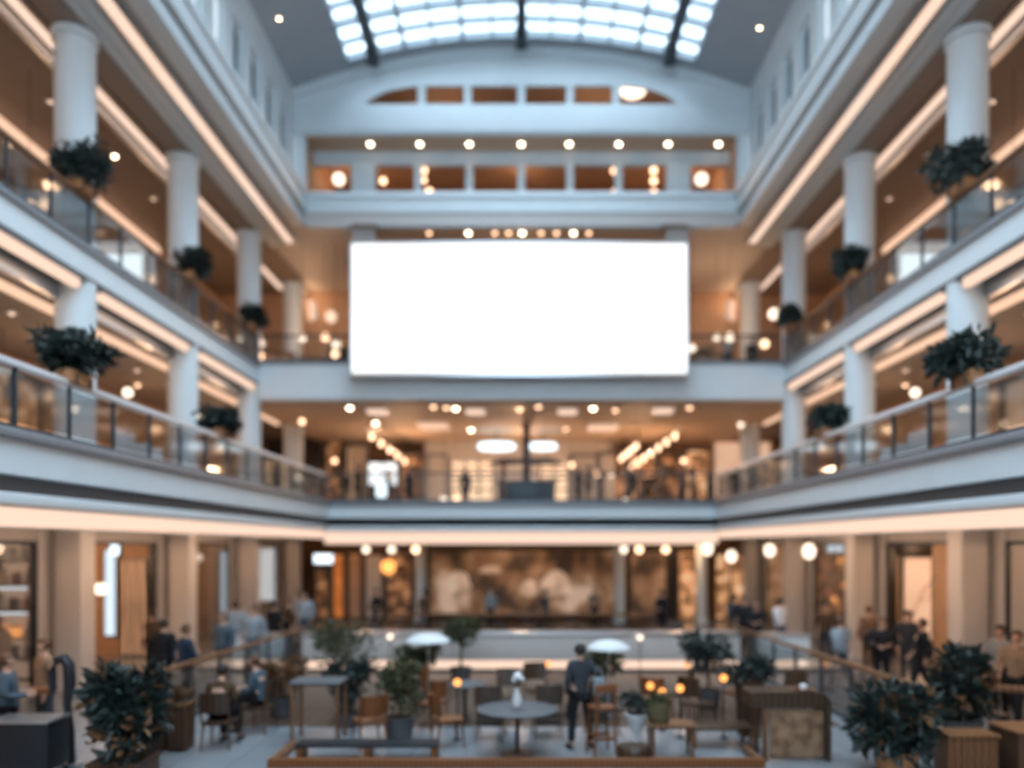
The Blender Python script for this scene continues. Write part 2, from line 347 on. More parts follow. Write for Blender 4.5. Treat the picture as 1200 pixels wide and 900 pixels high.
for s in (-1, 1):
    struct('wall_rear_top', MB().box(*sx(s, 8.95, 15.3), 36.4, 36.6, 16, 22).box(*sx(s, 8.25, 8.95), YR + .4, 36.4, 16.66, 22), M['tan'], f'brown side wall of the rear balcony on the {SIDE[s]}', 'wall')
    struct('trim_30', MB().box(*sx(s, 8.2, 8.95), YR + .13, YR + .4, 16.66, 19.0), M['white2'], f'pale end pier of the rear balcony opening on the {SIDE[s]}', 'trim')
# bridge at the top level carrying the billboard
struct('floor_bridge', MB().box(-10, 10, YR + .3, 38, 9.4, 10.15), M['floorwarm'], 'floor slab of the rear top gallery', 'floor')
struct('trim_19', MB().box(-9.95, 9.95, YR, YR + .3, 8.92, 10.24), M['white'], 'deep white fascia of the rear bridge behind the billboard', 'trim')
struct('trim_20', MB().box(-9.9, 9.9, YR - .06, YR + .32, 10.24, 10.36, .03), M['grey'], 'grey coping along the rear bridge', 'trim')
struct('ceiling_middle', MB().box(-10.75, 10.75, YR + .3, 44, 8.86, 9.4), M['ceilwarm'], 'warm ceiling over the rear middle level', 'ceiling')
struct('wall_back', MB().box(-15.3, 15.3, 38, 38.3, 9.4, 16), M['tan'], 'warm brown rear wall of the top gallery', 'wall')
struct('wall_back_middle', MB().box(-15.3, 15.3, 44, 44.3, 3.7, 9.5), M['tan'], 'warm brown rear wall of the middle level', 'wall')
struct('wall_back_ground', MB().box(-15.3, 15.3, 38.6, 38.9, 0, 4.2), M['brown'], 'brown rear wall of the ground level shops', 'wall')
struct('floor_rear', MB().box(-7.55, 7.55, YR + .2, 44, 4.15, 5.0), M['floorwarm'], 'rear gallery floor slab of the middle level', 'floor')
struct('trim_21', MB().box(-7.3, 7.3, YR - .08, YR + .3, 4.88, 5.05, .03), M['grey'], 'grey coping along the rear middle gallery edge', 'trim')
struct('trim_22', MB().box(-7.3, 7.3, YR, YR + .25, 4.42, 4.9), M['white'], 'white fascia band of the rear middle gallery', 'trim')
struct('trim_23', MB().box(-7.5, 7.5, YR + .2, YR + .26, 4.12, 4.42), M['grey'], 'groove painted as grey shadow below the rear middle gallery fascia', 'trim')  # grey strip stands in for the shadow line
struct('trim_24', MB().box(-7.34, 7.34, YR + .04, YR + .25, 3.95, 4.12, .02), M['white'], 'thin white ledge above the rear glowing strip', 'trim')
struct('ceiling_ground', MB().box(-7.78, 7.78, YR + .48, 44, 3.6, 4.15), M['soffit'], 'rear ground level soffit', 'ceiling')
struct('wall_front', MB().box(-15.3, 15.3, Y0 - .3, Y0, 0, 10.2).box(-15.3, -8, Y0 - .3, Y0, 10.2, 22.5).box(8, 15.3, Y0 - .3, Y0, 10.2, 22.5).box(-8, 8, Y0 - .3, Y0, 19.5, 22.5), M['white'], 'white end wall of the hall behind the viewer', 'wall')
fw = tag(thing('window_41', '', 'window'), 'added great window for fill daylight in the end wall behind the viewer', 'window', None, 'structure')  # unseen window, added to let daylight in from the front
m_ = MB()
for k in range(9): m_.box(-8 + 2 * k - .05, -8 + 2 * k + .05, Y0 - .2, Y0 - .1, 10.2, 19.5)
for k in range(5): m_.box(-8, 8, Y0 - .2, Y0 - .1, 10.2 + 2.3 * k - .04, 10.2 + 2.3 * k + .04)
m_.build('window_frame', M['frame'], fw); MB().box(-8, 8, Y0 - .16, Y0 - .14, 10.2, 19.5).build('pane', M['skyglass'], fw)
# columns
for s in (-1, 1):
    for i, y in enumerate(YC[2:]):
        nm = ORD[i]; x = s * XC; d = SIDE[s]
        struct('column', MB().box(x - .31, x + .31, y - .31, y + .31, 0, 3.8, .03).box(x - .36, x + .36, y - .36, y + .36, 0, .15, .02), M['colp'], f'square ground level column on the {d}, {nm} from the camera', 'column')
        xs_ = s * (XC + .56)
        struct('trim_25', MB().box(xs_ - .06, xs_ + .06, y - .56, y + .56, 0, 3.79, .01), M['colp'], f'slim pilaster behind the {nm} ground column on the {d}', 'trim')
        if i < 5: struct('column', MB().cyl((x, y, 5.0), (x, y, 9.5), .44, n=32).cyl((x, y, 5.0), (x, y, 5.2), .5, n=32), M['white'], f'round white column of the middle gallery on the {d}, {nm} from the camera', 'column')
        if i < 5: struct('column', MB().cyl((x, y, 10.15), (x, y, 15.3), .44, n=32).cyl((x, y, 15.1), (x, y, 15.28), .50, n=32).cyl((x, y, 10.15), (x, y, 10.36), .5, n=32), M['white'], f'round white column of the top gallery on the {d}, {nm} from the camera', 'column')
for i, px in enumerate((493, 726, 822)):
    x = PX(px, 34.7)
    struct('column', MB().cyl((x, 34.7, 0), (x, 34.7, 3.62), .23, n=24).cyl((x, 34.7, 0), (x, 34.7, .25), .29, n=24), M['white'], f'slim round white column at the rear shop front, {ORD[i]} from the left', 'column')
# partitions between the ground level shops and shop fronts
for s in (-1, 1):
    d = SIDE[s]
    for i, y in enumerate(YC[2:]):
        struct('wall_shop', MB().box(*sx(s, 11.05, 15), y - .08, y + .08, 0, 3.8), M['beige'] if (i != 2 or s > 0) else M['tan'], f'partition wall between ground shops on the {d}, {ORD[i]} from the camera', 'wall')
        if i:
            ya, yb = YC[i + 1] + .56, y - .56
            t = tag(thing('window_%d' % (50 + i + (0 if s < 0 else 10)), '', 'window'), f'dark framed shop front between columns on the {d}, {ORD[i-1]} bay from the camera', 'window', None, 'structure')
            xx = s * 10.98
            fr = MB()
            for yy in (ya + .03, yb - .03): fr.box(xx - .04, xx + .04, yy - .03, yy + .03, 0, 3.5)
            fr.box(xx - .04, xx + .04, ya + .06, yb - .06, 3.42, 3.5)
            fr.build('window_frame', M['frame'], t)
            MB().box(xx - .03, xx + .03, ya, yb, 3.5, 3.78).build('transom_panel', M['soffit'], t)
            if i != 2: MB().box(xx - .008, xx + .008, ya + .06, yb - .06, .02, 3.42).build('pane', M['shopglass'], t)

# ================================================================== LIGHT STRIPS
def strip(box, label, m='strip', house=None, name='ceiling_strip_light'):
    x0, x1, y0, y1, z0, z1 = box
    t = thing(name, label, 'strip light', ((x0 + x1) / 2, (y0 + y1) / 2, (z0 + z1) / 2)); c = t.location; t['kind'] = 'thing'
    MB().box(x0 - c.x, x1 - c.x, y0 - c.y, y1 - c.y, z0 - c.z, z1 - c.z, .012, 1).build('diffuser', M[m], t)
    if house:
        h = MB()
        for b in house: h.box(b[0] - c.x, b[1] - c.x, b[2] - c.y, b[3] - c.y, b[4] - c.z, b[5] - c.z)
        h.build('housing', M['steel'], t)
    return t
for s in (-1, 1):
    d = SIDE[s]
    a, b = sx(s, 9.04, 9.36)
    strip((a, b, Y0, 31.7, 15.46, Z4), f'long warm strip light in the soffit over the {d} upper gallery edge', 'strip', [(*sx(s, 8.98, 9.04), Y0, 31.7, 15.44, Z4), (*sx(s, 9.36, 9.44), Y0, 31.7, 15.44, Z4)])
    strip((*sx(s, 11.06, 11.22), Y0, 36.8, 15.24, 15.38), f'warm strip light along the {d} top gallery ceiling behind the columns', 'strip', [(*sx(s, 11.3, 11.42), Y0, 33, 14.99, 15.06), (*sx(s, 11.36, 11.4), Y0, 33, 15.06, 15.4)])
    strip((*sx(s, 14.3, 14.5), Y0, 31.5, 14.96, 15.2), f'warm cove strip at the back wall of the {d} top gallery', 'stripsoft')
    strip((*sx(s, 10.95, 11.12), Y0, 36, 8.84, 9.0), f'inner warm strip light under the {d} middle gallery ceiling', 'stripsoft')
    for i in range(2, 6):
        strip((*sx(s, 10.0, 10.17), YC[i - 1] + .5, YC[i] - .5, 9.24, 9.44), f'warm strip under the {d} top gallery fascia, {ORD[i-2]} bay from the camera', 'strip')
    strip((*sx(s, 7.5, 7.6), Y0, YR + .2, 3.68, 3.96), f'long glowing strip along the {d} ground level soffit edge', 'strip', [(*sx(s, 7.6, 7.78), Y0, YR + .4, 3.66, 4.0)])
strip((-7.5, 7.5, YR + .22, YR + .32, 3.46, 3.9), 'long glowing strip under the rear middle gallery', 'strip', [(-7.5, 7.5, YR + .32, YR + .48, 3.44, 4.0)])
struct('wall_cove', MB().box(14.55, 14.8, Y0, 38, 10.15, 15.4).box(-14.8, -14.55, Y0, 38, 10.15, 15.4), M['tan'], 'warm brown back walls of the top side galleries', 'wall')

# downlights: a can with a rim and a glowing lamp
dl = thing('downlight', '', 'downlight')
MB().lathe([(.11, 0), (.15, 0), (.15, -.05), (.11, -.05)], 18).build('rim', M['steel'], dl)
MB().ball((0, 0, -.035), .085, (1, 1, .85), 12, 8).build('lamp', M['bulb'], dl)
dl_used = [False]
def down(x, y, z, label, group=None, low=False, sc=1.0, lm='bulb2'):
    if not dl_used[0]:
        o = dl; dl_used[0] = True; o.location = (x, y, z); o['label'] = label
    else: o = dup(dl, (x, y, z), 0, label)
    o.scale = (sc,) * 3
    if group: o['group'] = group
    if low: [recolor(c, {'lamp': M[lm]}) for c in o.children]
    return o
for i, px in enumerate((434, 492, 550, 611, 667, 725, 783, 842)):
    down(PX(px, 30.75), 30.75, 19.0, f'round downlight in the soffit under the gable, {ORD[i]} of eight from the left', 'gable soffit downlights', sc=1.15)
for s, px, py in ((-1, 327, 17), (1, 890, 18)):
    x = s * 8.0; y = abs(x) / abs(px - VX) * F
    down(x, y, vz(x) - .01, f'single downlight in the grey vault plaster on the {SIDE[s]}', 'vault downlights', False, .6)
for s in (-1, 1):
    d = SIDE[s]
    k = 0
    for y in (15.3, 18.2, 21.4, 24.4, 27.4):
        for lx in ((12.7,) if y != 24.4 else (12.5, 13.4)):
            down(s * lx, y, 15.4, f'{"dim" if not (s < 0 and k == 3) else "bright"} small downlight in the {d} top gallery ceiling, {ORD[k]} from the camera', 'top gallery downlights', not (s < 0 and k == 3), .9, 'bulb3'); k += 1
    k = 0
    for y in (14.5, 16.5, 19.0, 21.0, 23.0, 25.2, 27.5):
        for lx in ((12.2,) if k % 3 else (12.2, 13.3)):
            down(s * lx, y, 9.0, f'small downlight in the {d} middle gallery ceiling, {ORD[k]} from the camera', 'middle gallery downlights', True, 1.0, 'bulb2' if k % 3 == 1 else 'bulb3'); k += 1
for i, px in enumerate((503, 549, 580, 596, 612, 634, 652, 672, 690)):
    down(PX(px, 30.8), 30.75, Z4, f'downlight peeping above the white billboard, {ORD[i]} of nine from the left', 'downlights above the billboard', px not in (549, 612, 672), 1.1)
rear2 = [(410, 477), (508, 475), (523, 477), (534, 478), (609, 479), (631, 474), (695, 478), (721, 480), (808, 477), (440, 495), (434, 503), (442, 501),
         (552, 503), (663, 502), (485, 527), (495, 537), (392, 518), (415, 527), (391, 537), (743, 520), (736, 527), (729, 531), (821, 520), (806, 526)]
def rlabel(i, px, py):
    row = 0 if py < 490 else (1 if py < 510 else 2); sd = px < 611
    mates = sorted(p for p in rear2 if (0 if p[1] < 490 else (1 if p[1] < 510 else 2)) == row and (p[0] < 611) == sd)
    return f'{ORD[mates.index((px, py))]} warm lamp from the left, {("front", "middle", "deep")[row]} ceiling row, {"left" if sd else "right"} half, rear middle level'
for i, (px, py) in enumerate(rear2):
    y = min(43.0, max(30.9, YZ(py, 8.82))); z = 8.86 if py < 515 else PZ(py, 40)
    if py < 515: down(PX(px, y), y, z, rlabel(i, px, py), 'rear middle downlights', i % 3 != 0, 1.3)
pl = None
for i, (px, py, z) in enumerate([(442, 480, 8.86), (557, 480, 8.86), (665, 480, 8.86), (777, 479, 8.86), (508, 497, 8.86), (706, 499, 8.86)]):
    y = YZ(py, z); t = thing('ceiling_panel_light', f'{"large" if i > 3 else "small"} flat warm ceiling panel, rear middle level, {ORD[i % 4]} from the left', 'ceiling light', (PX(px, y), y, z), 0, 'rear ceiling panels')
    w = .42 if i < 4 else .7
    MB().box(-w, w, -w, w, -.05, 0, .01).build('panel_frame', M['steel'], t)
    MB().box(-w + .05, w - .05, -w + .05, w - .05, -.16, -.05, .02).build('diffuser', M['strip'] if i < 4 else M['stripsoft'], t)

# ================================================================== BALUSTRADES
def balustrade(name, p0, p1, h, n, label, rail, railw=.07, railh=.05, post='frame'):
    """glass balustrade from p0 to p1 (ends at floor level) with n panels"""
    p0, p1 = Vector(p0), Vector(p1); L = (p1 - p0).length; ang = math.atan2(p1.y - p0.y, p1.x - p0.x)
    t = thing(name, label, 'balustrade', p0, ang)
    MB().box(0, L, -railw, railw, h - railh, h + railh, .02).build('handrail', M[rail], t)
    MB().box(0, L, -.04, .04, 0, .08).build('base_rail', M[post], t)
    st = L / n; pm = gm = None
    for i in range(n + 1):
        if pm is None: pm = MB().box(-.02, .02, -.03, .03, 0, h - railh, .006).build('post', M[post], t); o = pm
        else: o = link('post', pm.data, t)
        o.location = (st * i, 0, 0)
        if i < n:
            if gm is None: gm = MB().box(.06, st - .06, -.008, .008, .12, h - railh - .05).build('glass_panel', M['glass'], t); o = gm
            else: o = link('glass_panel', gm.data, t)
            o.location = (st * i, 0, 0)
    return t
for s in (-1, 1):
    d = SIDE[s]
    balustrade('balustrade', (s * 7.42, 6, 5.08), (s * 7.42, YR - .1, 5.08), 0.97, 17, f'glass balustrade with pale metal handrail along the {d} middle gallery', 'railm', .075, .05)
    balustrade('balustrade', (s * 9.93, 8, 10.24), (s * 9.93, YR - .1, 10.24), 1.05, 15, f'glass balustrade with brown timber handrail along the {d} top gallery', 'wood', .06, .05)
balustrade('balustrade', (-7.3, YR + .1, 5.05), (7.3, YR + .1, 5.05), 1.08, 11, 'glass balustrade along the rear middle gallery below the bridge', 'frame', .05, .04)
balustrade('balustrade', (-9.8, YR + .15, 10.36), (9.8, YR + .15, 10.36), 1.0, 14, 'glass balustrade on the rear bridge behind the billboard', 'frame', .05, .04)
balustrade('balustrade', (-6.72, 13.0, 0), (-6.05, 22.2, 0), 1.08, 7, 'left ground level glass balustrade with timber handrail beside the cafe', 'wood', .065, .04)
balustrade('balustrade', (6.5, 12.6, 0), (6.05, 22.2, 0), 1.08, 7, 'right ground level glass balustrade with timber handrail beside the cafe', 'wood', .065, .04)
balustrade('balustrade', (-4.2, 27.5, 0), (4.6, 27.5, 0), 1.0, 6, 'timber railed glass balustrade across the rear, beyond the long white counter', 'wood', .07, .05)
balustrade('balustrade', (-9.6, 12.2, 0), (-7.45, 12.6, 0), 1.1, 2, 'short wooden railed balustrade at the near left edge', 'wood2', .08, .05)
balustrade('balustrade', (7.9, 13.4, 0), (9.6, 12.7, 0), 1.0, 2, 'short wooden railed balustrade by the shop at the near right edge', 'wood', .07, .05)

# ================================================================== BILLBOARD
bx0, bx1, bz0, bz1, by = PX(411, 29.3), PX(806, 29.3), PZ(439, 29.3), PZ(284, 29.3), 29.3
bb = thing('mounted_billboard', 'huge blank white illuminated billboard hung on the rear bridge', 'billboard', ((bx0 + bx1) / 2, by, bz0))
W, H = bx1 - bx0, bz1 - bz0
MB().box(-W / 2 - .06, W / 2 + .06, .03, .5, -.08, H + .06, .07, 3).build('case', M['steel'], bb)
MB().box(-W / 2 + .05, W / 2 - .05, .0, .05, .05, H - .05, .02).build('screen', M['screen'], bb)
fr = MB().box(-W / 2 - .04, W / 2 + .04, -.02, .05, -.06, .05, .01).box(-W / 2 - .04, W / 2 + .04, -.02, .05, H - .05, H + .03, .01)
fr.box(-W / 2 - .04, -W / 2 + .05, -.02, .05, .05, H - .05, .01).box(W / 2 - .05, W / 2 + .04, -.02, .05, .05, H - .05, .01)
fr.build('bezel', M['steel'], bb)
for x in (-4.5, 0, 4.5): MB().box(x - .08, x + .08, .5, .7, 0, .9).build('bracket', M['frame'], bb)
# ================================================================== PLANTS
def foliage(n, rx, ry, rz, l, w, seed, hang=0.0, stems=10):
    """cloud of small pointed leaves on sprigs filling an ellipsoid"""
    rnd = random.Random(seed); m = MB()
    lobes = [(Vector((rnd.uniform(-.72, .72) * rx, rnd.uniform(-.72, .72) * ry, rnd.uniform(-.6, .62) * rz)), rnd.uniform(.26, .5)) for _ in range(stems)]
    for i in range(n):
        c, r = rnd.choice(lobes)
        d = Vector((rnd.gauss(0, 1), rnd.gauss(0, 1), rnd.gauss(.15, 1))).normalized()
        rr = r * (rnd.random() ** .4)
        p = c + Vector((d.x * rx * rr, d.y * ry * rr, d.z * rz * rr))
        q = (d + Vector((rnd.gauss(0, .5), rnd.gauss(0, .5), rnd.gauss(.1 - hang, .5)))).normalized()
        nn = q.orthogonal().normalized(); nn = (nn + Vector((0, 0, .5)) + Vector((rnd.gauss(0, .5), rnd.gauss(0, .5), 0))).normalized()
        m.leaf(p, q, nn, l * rnd.uniform(.7, 1.3), w * rnd.uniform(.7, 1.2))
    return m
def branches(pts, r): 
    m = MB()
    for a, b in pts: m.tube([a, (Vector(a) * .45 + Vector(b) * .55) + Vector((.02, .01, .03)), b], [r, r * .8, r * .4], 6)
    return m
def rail_planter(x, y, z, w, h, label, seed, lf='leaf', group=None, sc=1.0):
    t = thing('hanging_planter', label, 'planter', (x, y, z), 0, group)
    MB().box(-.13, .13, -w * .36, w * .36, -.04, .2, .03).build('trough', M['terra'], t)
    MB().box(-.11, .11, -w * .34, w * .34, .17, .215).build('soil', M['soil'], t)
    for q_ in (-1, 1): MB().box(-.16, .16, q_ * w * .21 - .01, q_ * w * .21 + .01, -.03, .1).build('bracket', M['frame'], t)
    f = foliage(1300, w * .5, w * .62, h * .6, .19, .085, seed, .2, 22).build('foliage', M[lf], t); f.location = (0, 0, .2 + h * .5)
    return t
for s in (-1, 1):
    d = SIDE[s]
    for i, y in enumerate((13.2, 19.5)):
        rail_planter(s * 7.42, y, 6.08, (.92, .72)[i], (.6, .45)[i], f'dark leafy plant in terracotta trough on the {d} middle gallery rail, {ORD[i]} from camera', 11 + i * 3 + s)
    for i, y in enumerate((17.85, 23.8, 29.3)):
        rail_planter(s * 9.88, y, 11.36, (1.0, .9, .8)[i], (.8, .66, .58)[i], f'dark leafy plant on the {d} top gallery rail, {ORD[i]} from the camera', 31 + i * 5 + s)
def bush(x, y, label, R, H, seed, pot='box', lf='leaf', base=.45, potm='midwood', leafn=2200, l=.22, w=.095):
    t = thing('potted_bush', label, 'plant', (x, y, 0))
    if pot == 'box': MB().box(-.36, .36, -.36, .36, 0, base, .03).box(-.39, .39, -.39, .39, base - .06, base, .015).build('planter_box', M[potm], t); MB().box(-.33, .33, -.33, .33, base - .02, base + .015).build('soil', M['soil'], t)
    else: MB().lathe([(.2, 0), (.27, .04), (.31, base - .05), (.33, base)], 22).build('pot', M[potm], t); MB().lathe([(.28, base - .02), (.28, base + .012)], 18).build('soil', M['soil'], t)
    rnd = random.Random(seed)
    branches([((rnd.uniform(-.08, .08), rnd.uniform(-.08, .08), base - .02), (rnd.uniform(-.7, .7) * R, rnd.uniform(-.7, .7) * R, base + H * rnd.uniform(.5, .9))) for _ in range(9)], .018).build('stems', M['bark'], t)
    g = foliage(leafn // 7, R * 1.02, R * .92, H * .56, l * .9, w, seed + 50, .1, 20).build('dry_leaves', M['leaf3'], t); g.location = (0, 0, base + H * .48)
    f = foliage(leafn, R, R * .9, H * .55, l, w, seed, .1, 30).build('foliage', M[lf], t); f.location = (0, 0, base + H * .48)
    return t
bush(PX(142, 11.6), 11.7, 'big dark leafy bush in a low wooden box by the near left rail', .50, 1.35, 3, 'box', base=.28, leafn=1800)
bush(5.6, 11.85, 'big dark leafy bush spreading beside the wooden box at the near right', .53, .98, 5, 'round', base=.35, potm='terra', leafn=1700)
bush(PX(1128, 13.2), 13.2, 'upright dark leafy shrub behind the wooden box at the near right', .40, 1.2, 8, 'round', base=.5, potm='pot', leafn=1000)
def tree(x, y, label, zc, R, H, seed, lf='leaf2', base=.4, potm='pot', n=900):
    t = thing('potted_tree', label, 'tree', (x, y, 0))
    MB().lathe([(.17, 0), (.21, .03), (.26, base - .04), (.28, base)], 20).build('pot', M[potm], t)
    MB().lathe([(.23, base - .03), (.23, base + .01)], 16).build('soil', M['soil'], t)
    b = MB().tube([(0, 0, base - .05), (.02, .01, (base + zc) / 2), (-.01, 0, zc)], [.035, .028, .018], 8)
    for k in range(5): b.tube([(0, 0, zc - H * .25), (math.cos(k * 1.3) * R * .4, math.sin(k * 1.3) * R * .4, zc), (math.cos(k * 1.3) * R * .7, math.sin(k * 1.3) * R * .7, zc + H * .2)], [.016, .012, .006], 6)
    b.build('trunk', M['bark'], t)
    f = foliage(n, R, R, H * .5, .15, .06, seed, .1, 12).build('crown', M[lf], t); f.location = (0, 0, zc)
    return t
tree(PX(405, 16.6), 16.6, 'bushy olive tree in a grey pot left of the white counter strip', 1.22, .75, 1.2, 21)
tree(PX(468, 13.9), 13.9, 'slim olive tree in a pot behind the orange shell chairs', .95, .36, .8, 22)
tree(PX(492, 17.5), 17.5, 'dark olive tree under the left white parasol', .98, .42, .55, 23, 'leaf2')
tree(PX(706, 16.6), 16.6, 'olive tree under the right white parasol', .92, .42, .5, 24, 'leaf2')
tree(PX(830, 16.5), 16.5, 'dark bushy tree in front of the right end of the white counter', 1.2, .62, .9, 25, 'leaf')
tree(PX(408, 15.0), 15.0, 'grey leaved drooping plant in a pot beside the tall table', .85, .42, .8, 26, 'leaf', .25)
tree(PX(540, 19.5), 19.5, 'small tree close to the white counter left of centre', 1.25, .42, .7, 27, 'leaf2')
tree(PX(330, 15.7), 15.7, 'rust leaved shrub by the left timber handrail', .9, .42, .9, 28, 'leaf3')
t = thing('planter_plant', 'low dark green plant spilling at the left end of the dark bar', 'plant', (PX(878, 14.25), 14.25, 0))
MB().lathe([(.2, 0), (.26, .9), (.28, 1.0)], 18).build('pot', M['darkwood'], t); MB().lathe([(.22, .97), (.22, 1.02)], 14).build('soil', M['soil'], t)
foliage(600, .42, .3, .26, .15, .06, 41, .2).build('foliage', M['leaf'], t).location = (0, 0, 1.2)

# ================================================================== PEOPLE
def skin_mesh(pts, edges, root, m, sub=1):
    keys = list(pts); me = bpy.data.meshes.new('tmp')
    me.from_pydata([pts[k][0] for k in keys], [(keys.index(a), keys.index(b)) for a, b in edges], [])
    o = bpy.data.objects.new('tmp', me); COL.objects.link(o)
    md = o.modifiers.new('s', 'SKIN'); md.use_smooth_shade = True
    for i, k in enumerate(keys):
        v = me.skin_vertices[0].data[i]; v.radius = (pts[k][1],) * 2; v.use_root = (k == root)
    if sub: sb = o.modifiers.new('u', 'SUBSURF'); sb.levels = sub; sb.render_levels = sub
    bpy.context.view_layer.update(); dg = bpy.context.evaluated_depsgraph_get()
    out = bpy.data.meshes.new_from_object(o.evaluated_get(dg))
    bpy.data.objects.remove(o); bpy.data.meshes.remove(me)
    for p in out.polygons: p.use_smooth = True
    out.materials.clear(); out.materials.append(m); return out
def pose(kind):
    P = {k: Vector(v) for k, v in dict(pel=(0, 0, .96), sp=(0, -.01, 1.14), ch=(0, 0, 1.33), nb=(0, -.01, 1.45), nk=(0, .005, 1.51), jw=(0, .02, 1.57), hd=(0, .015, 1.64), tp=(0, .005, 1.715),
         sl=(-.175, 0, 1.41), el=(-.225, -.03, 1.13), wl=(-.225, .05, .88), sr=(.175, 0, 1.41), er=(.225, -.03, 1.13), wr=(.225, .05, .88),
         hl=(-.09, 0, .90), kl=(-.10, .02, .49), al=(-.10, -.02, .08), hr=(.09, 0, .90), kr=(.10, .02, .49), ar=(.10, -.02, .08)).items()}
    V = Vector
    if kind == 'walk':
        P.update(kl=V((-.09, .16, .51)), al=V((-.09, .20, .09)), kr=V((.09, -.04, .50)), ar=V((.09, -.30, .13)), el=V((-.22, -.12, 1.15)), wl=V((-.21, -.08, .90)), er=V((.22, .06, 1.14)), wr=V((.2, .22, .96)))
    if kind == 'hold':          # forearms raised in front
        P.update(el=V((-.22, .02, 1.14)), wl=V((-.10, .26, 1.14)), er=V((.22, .02, 1.14)), wr=V((.10, .26, 1.12)))
    if kind == 'wide':          # feet apart, one elbow out with the hand on the hip
        P.update(kl=V((-.13, .03, .49)), al=V((-.16, -.02, .08)), kr=V((.15, .04, .50)), ar=V((.20, .02, .08)), er=V((.34, -.06, 1.18)), wr=V((.20, .08, 1.06)))
    if kind == 'sit':
        dz = -.36
        for k in list(P): 
            if k not in ('kl', 'al', 'kr', 'ar'): P[k] = P[k] + V((0, 0, dz))
        P.update(hl=V((-.10, .06, .61)), hr=V((.10, .06, .61)), kl=V((-.12, .46, .60)), kr=V((.12, .46, .60)), al=V((-.12, .46, .08)), ar=V((.13, .52, .08)),
                 el=V((-.23, .06, .78)), wl=V((-.12, .32, .76)), er=V((.23, .06, .78)), wr=V((.12, .32, .78)))
        for k, a in (('sp', .0), ('ch', .03), ('nb', .06), ('nk', .075), ('jw', .1), ('hd', .1), ('tp', .1), ('sl', .04), ('sr', .04)): P[k].y += a
    return P
MESHES = {}
def human(kind):
    if kind in MESHES: return MESHES[kind]
    P = pose(kind); pts = {}; E = []
    R = dict(pel=.125, sp=.115, ch=.125, nb=.075, nk=.05, jw=.066, hd=.088, tp=.06, sl=.058, el=.042, wl=.027, sr=.058, er=.042, wr=.027, hl=.088, kl=.058, al=.042, hr=.088, kr=.058, ar=.042)
    for k in P: pts[k] = (P[k], R[k])
    E += [('pel', 'sp'), ('sp', 'ch'), ('ch', 'nb'), ('nb', 'nk'), ('nk', 'jw'), ('jw', 'hd'), ('hd', 'tp')]
    for q in 'lr':
        E += [('ch', 's' + q), ('s' + q, 'e' + q), ('e' + q, 'w' + q), ('pel', 'h' + q), ('h' + q, 'k' + q), ('k' + q, 'a' + q)]
        sg = -1 if q == 'l' else 1
        pts['t' + q] = (P['a' + q] + Vector((sg * .02, .15, -.045)), .03); E.append(('a' + q, 't' + q))
        d = (P['w' + q] - P['e' + q]).normalized(); side = d.cross(Vector((-sg, 0, 0)))
        if side.length < .3: side = d.cross(Vector((0, 0, 1)))
        side.normalize(); inn = Vector((-sg, 0, 0)); inn = (inn - d * inn.dot(d)).normalized()
        pts['p' + q] = (P['w' + q] + d * .055, .03); E.append(('w' + q, 'p' + q))
        for f, (off, ln) in enumerate(((-.028, .062), (-.01, .075), (.01, .07), (.027, .055))):
            a, b, c = ('f%d%s%s' % (f, x, q) for x in 'abc')
            base = pts['p' + q][0] + d * .035 + side * off
            pts[a] = (base, .0105); pts[b] = (base + d * ln * .5 + inn * .008, .0095); pts[c] = (base + d * ln * .85 + inn * .03, .008)
            E += [('p' + q, a), (a, b), (b, c)]
        a, b = 'th0' + q, 'th1' + q
        pts[a] = (P['w' + q] + d * .03 - side * .035, .0125); pts[b] = (P['w' + q] + d * .075 - side * .055 + inn * .015, .01); E += [('w' + q, a), (a, b)]
    hd = P['hd']
    pts['nose'] = (hd + Vector((0, .10, -.03)), .013); E.append(('hd', 'nose'))
    for sg, k in ((-1, 'earl'), (1, 'earr')): pts[k] = (hd + Vector((sg * .092, -.01, -.02)), .014); E.append(('hd', k))
    body = skin_mesh(pts, E, 'pel', M['skin'])
    up = lambda a, b, t: P[a].lerp(P[b], t)
    sp = dict(lo=(up('pel', 'sp', -.25), .15), pel=(P['pel'], .148), sp=(P['sp'], .138), ch=(P['ch'], .15), nb=(P['nb'], .082), nk=(up('nb', 'nk', .5), .066))
    se = [('lo', 'pel'), ('pel', 'sp'), ('sp', 'ch'), ('ch', 'nb'), ('nb', 'nk')]
    tp = dict(pel=(P['pel'] + Vector((0, 0, .02)), .135)); te = []
    for q in 'lr':
        sp.update({'s' + q: (P['s' + q], .078), 'e' + q: (P['e' + q], .06), 'w' + q: (up('e' + q, 'w' + q, .93), .042)}); se += [('ch', 's' + q), ('s' + q, 'e' + q), ('e' + q, 'w' + q)]
        tp.update({'h' + q: (P['h' + q], .105), 'k' + q: (P['k' + q], .074), 'a' + q: (P['a' + q] + Vector((0, 0, .02)), .062)}); te += [('pel', 'h' + q), ('h' + q, 'k' + q), ('k' + q, 'a' + q)]
    shirt = skin_mesh(sp, se, 'sp', C['black']); tro = skin_mesh(tp, te, 'pel', C['black'])
    shoes = []
    for q, sg in (('l', -1), ('r', 1)):
        a = P['a' + q]; m = MB(); m.ball(a + Vector((sg * .012, .075, -.035)), .052, (1, 2.7, .95), 14, 8).box(a.x + sg * .012 - .048, a.x + sg * .012 + .048, a.y - .065, a.y + .21, a.z - .08, a.z - .055, .01)
        shoes.append(m.data('shoe', M['black']))
    h = MB().ball(hd + Vector((0, -.018, .018)), .103, (.98, 1.06, 1.02), 18, 12)
    bmesh.ops.delete(h.bm, geom=[v for v in h.bm.verts if (v.co.y - hd.y > .035 and v.co.z - hd.z < .035) or v.co.z - hd.z < -.075], context='VERTS')
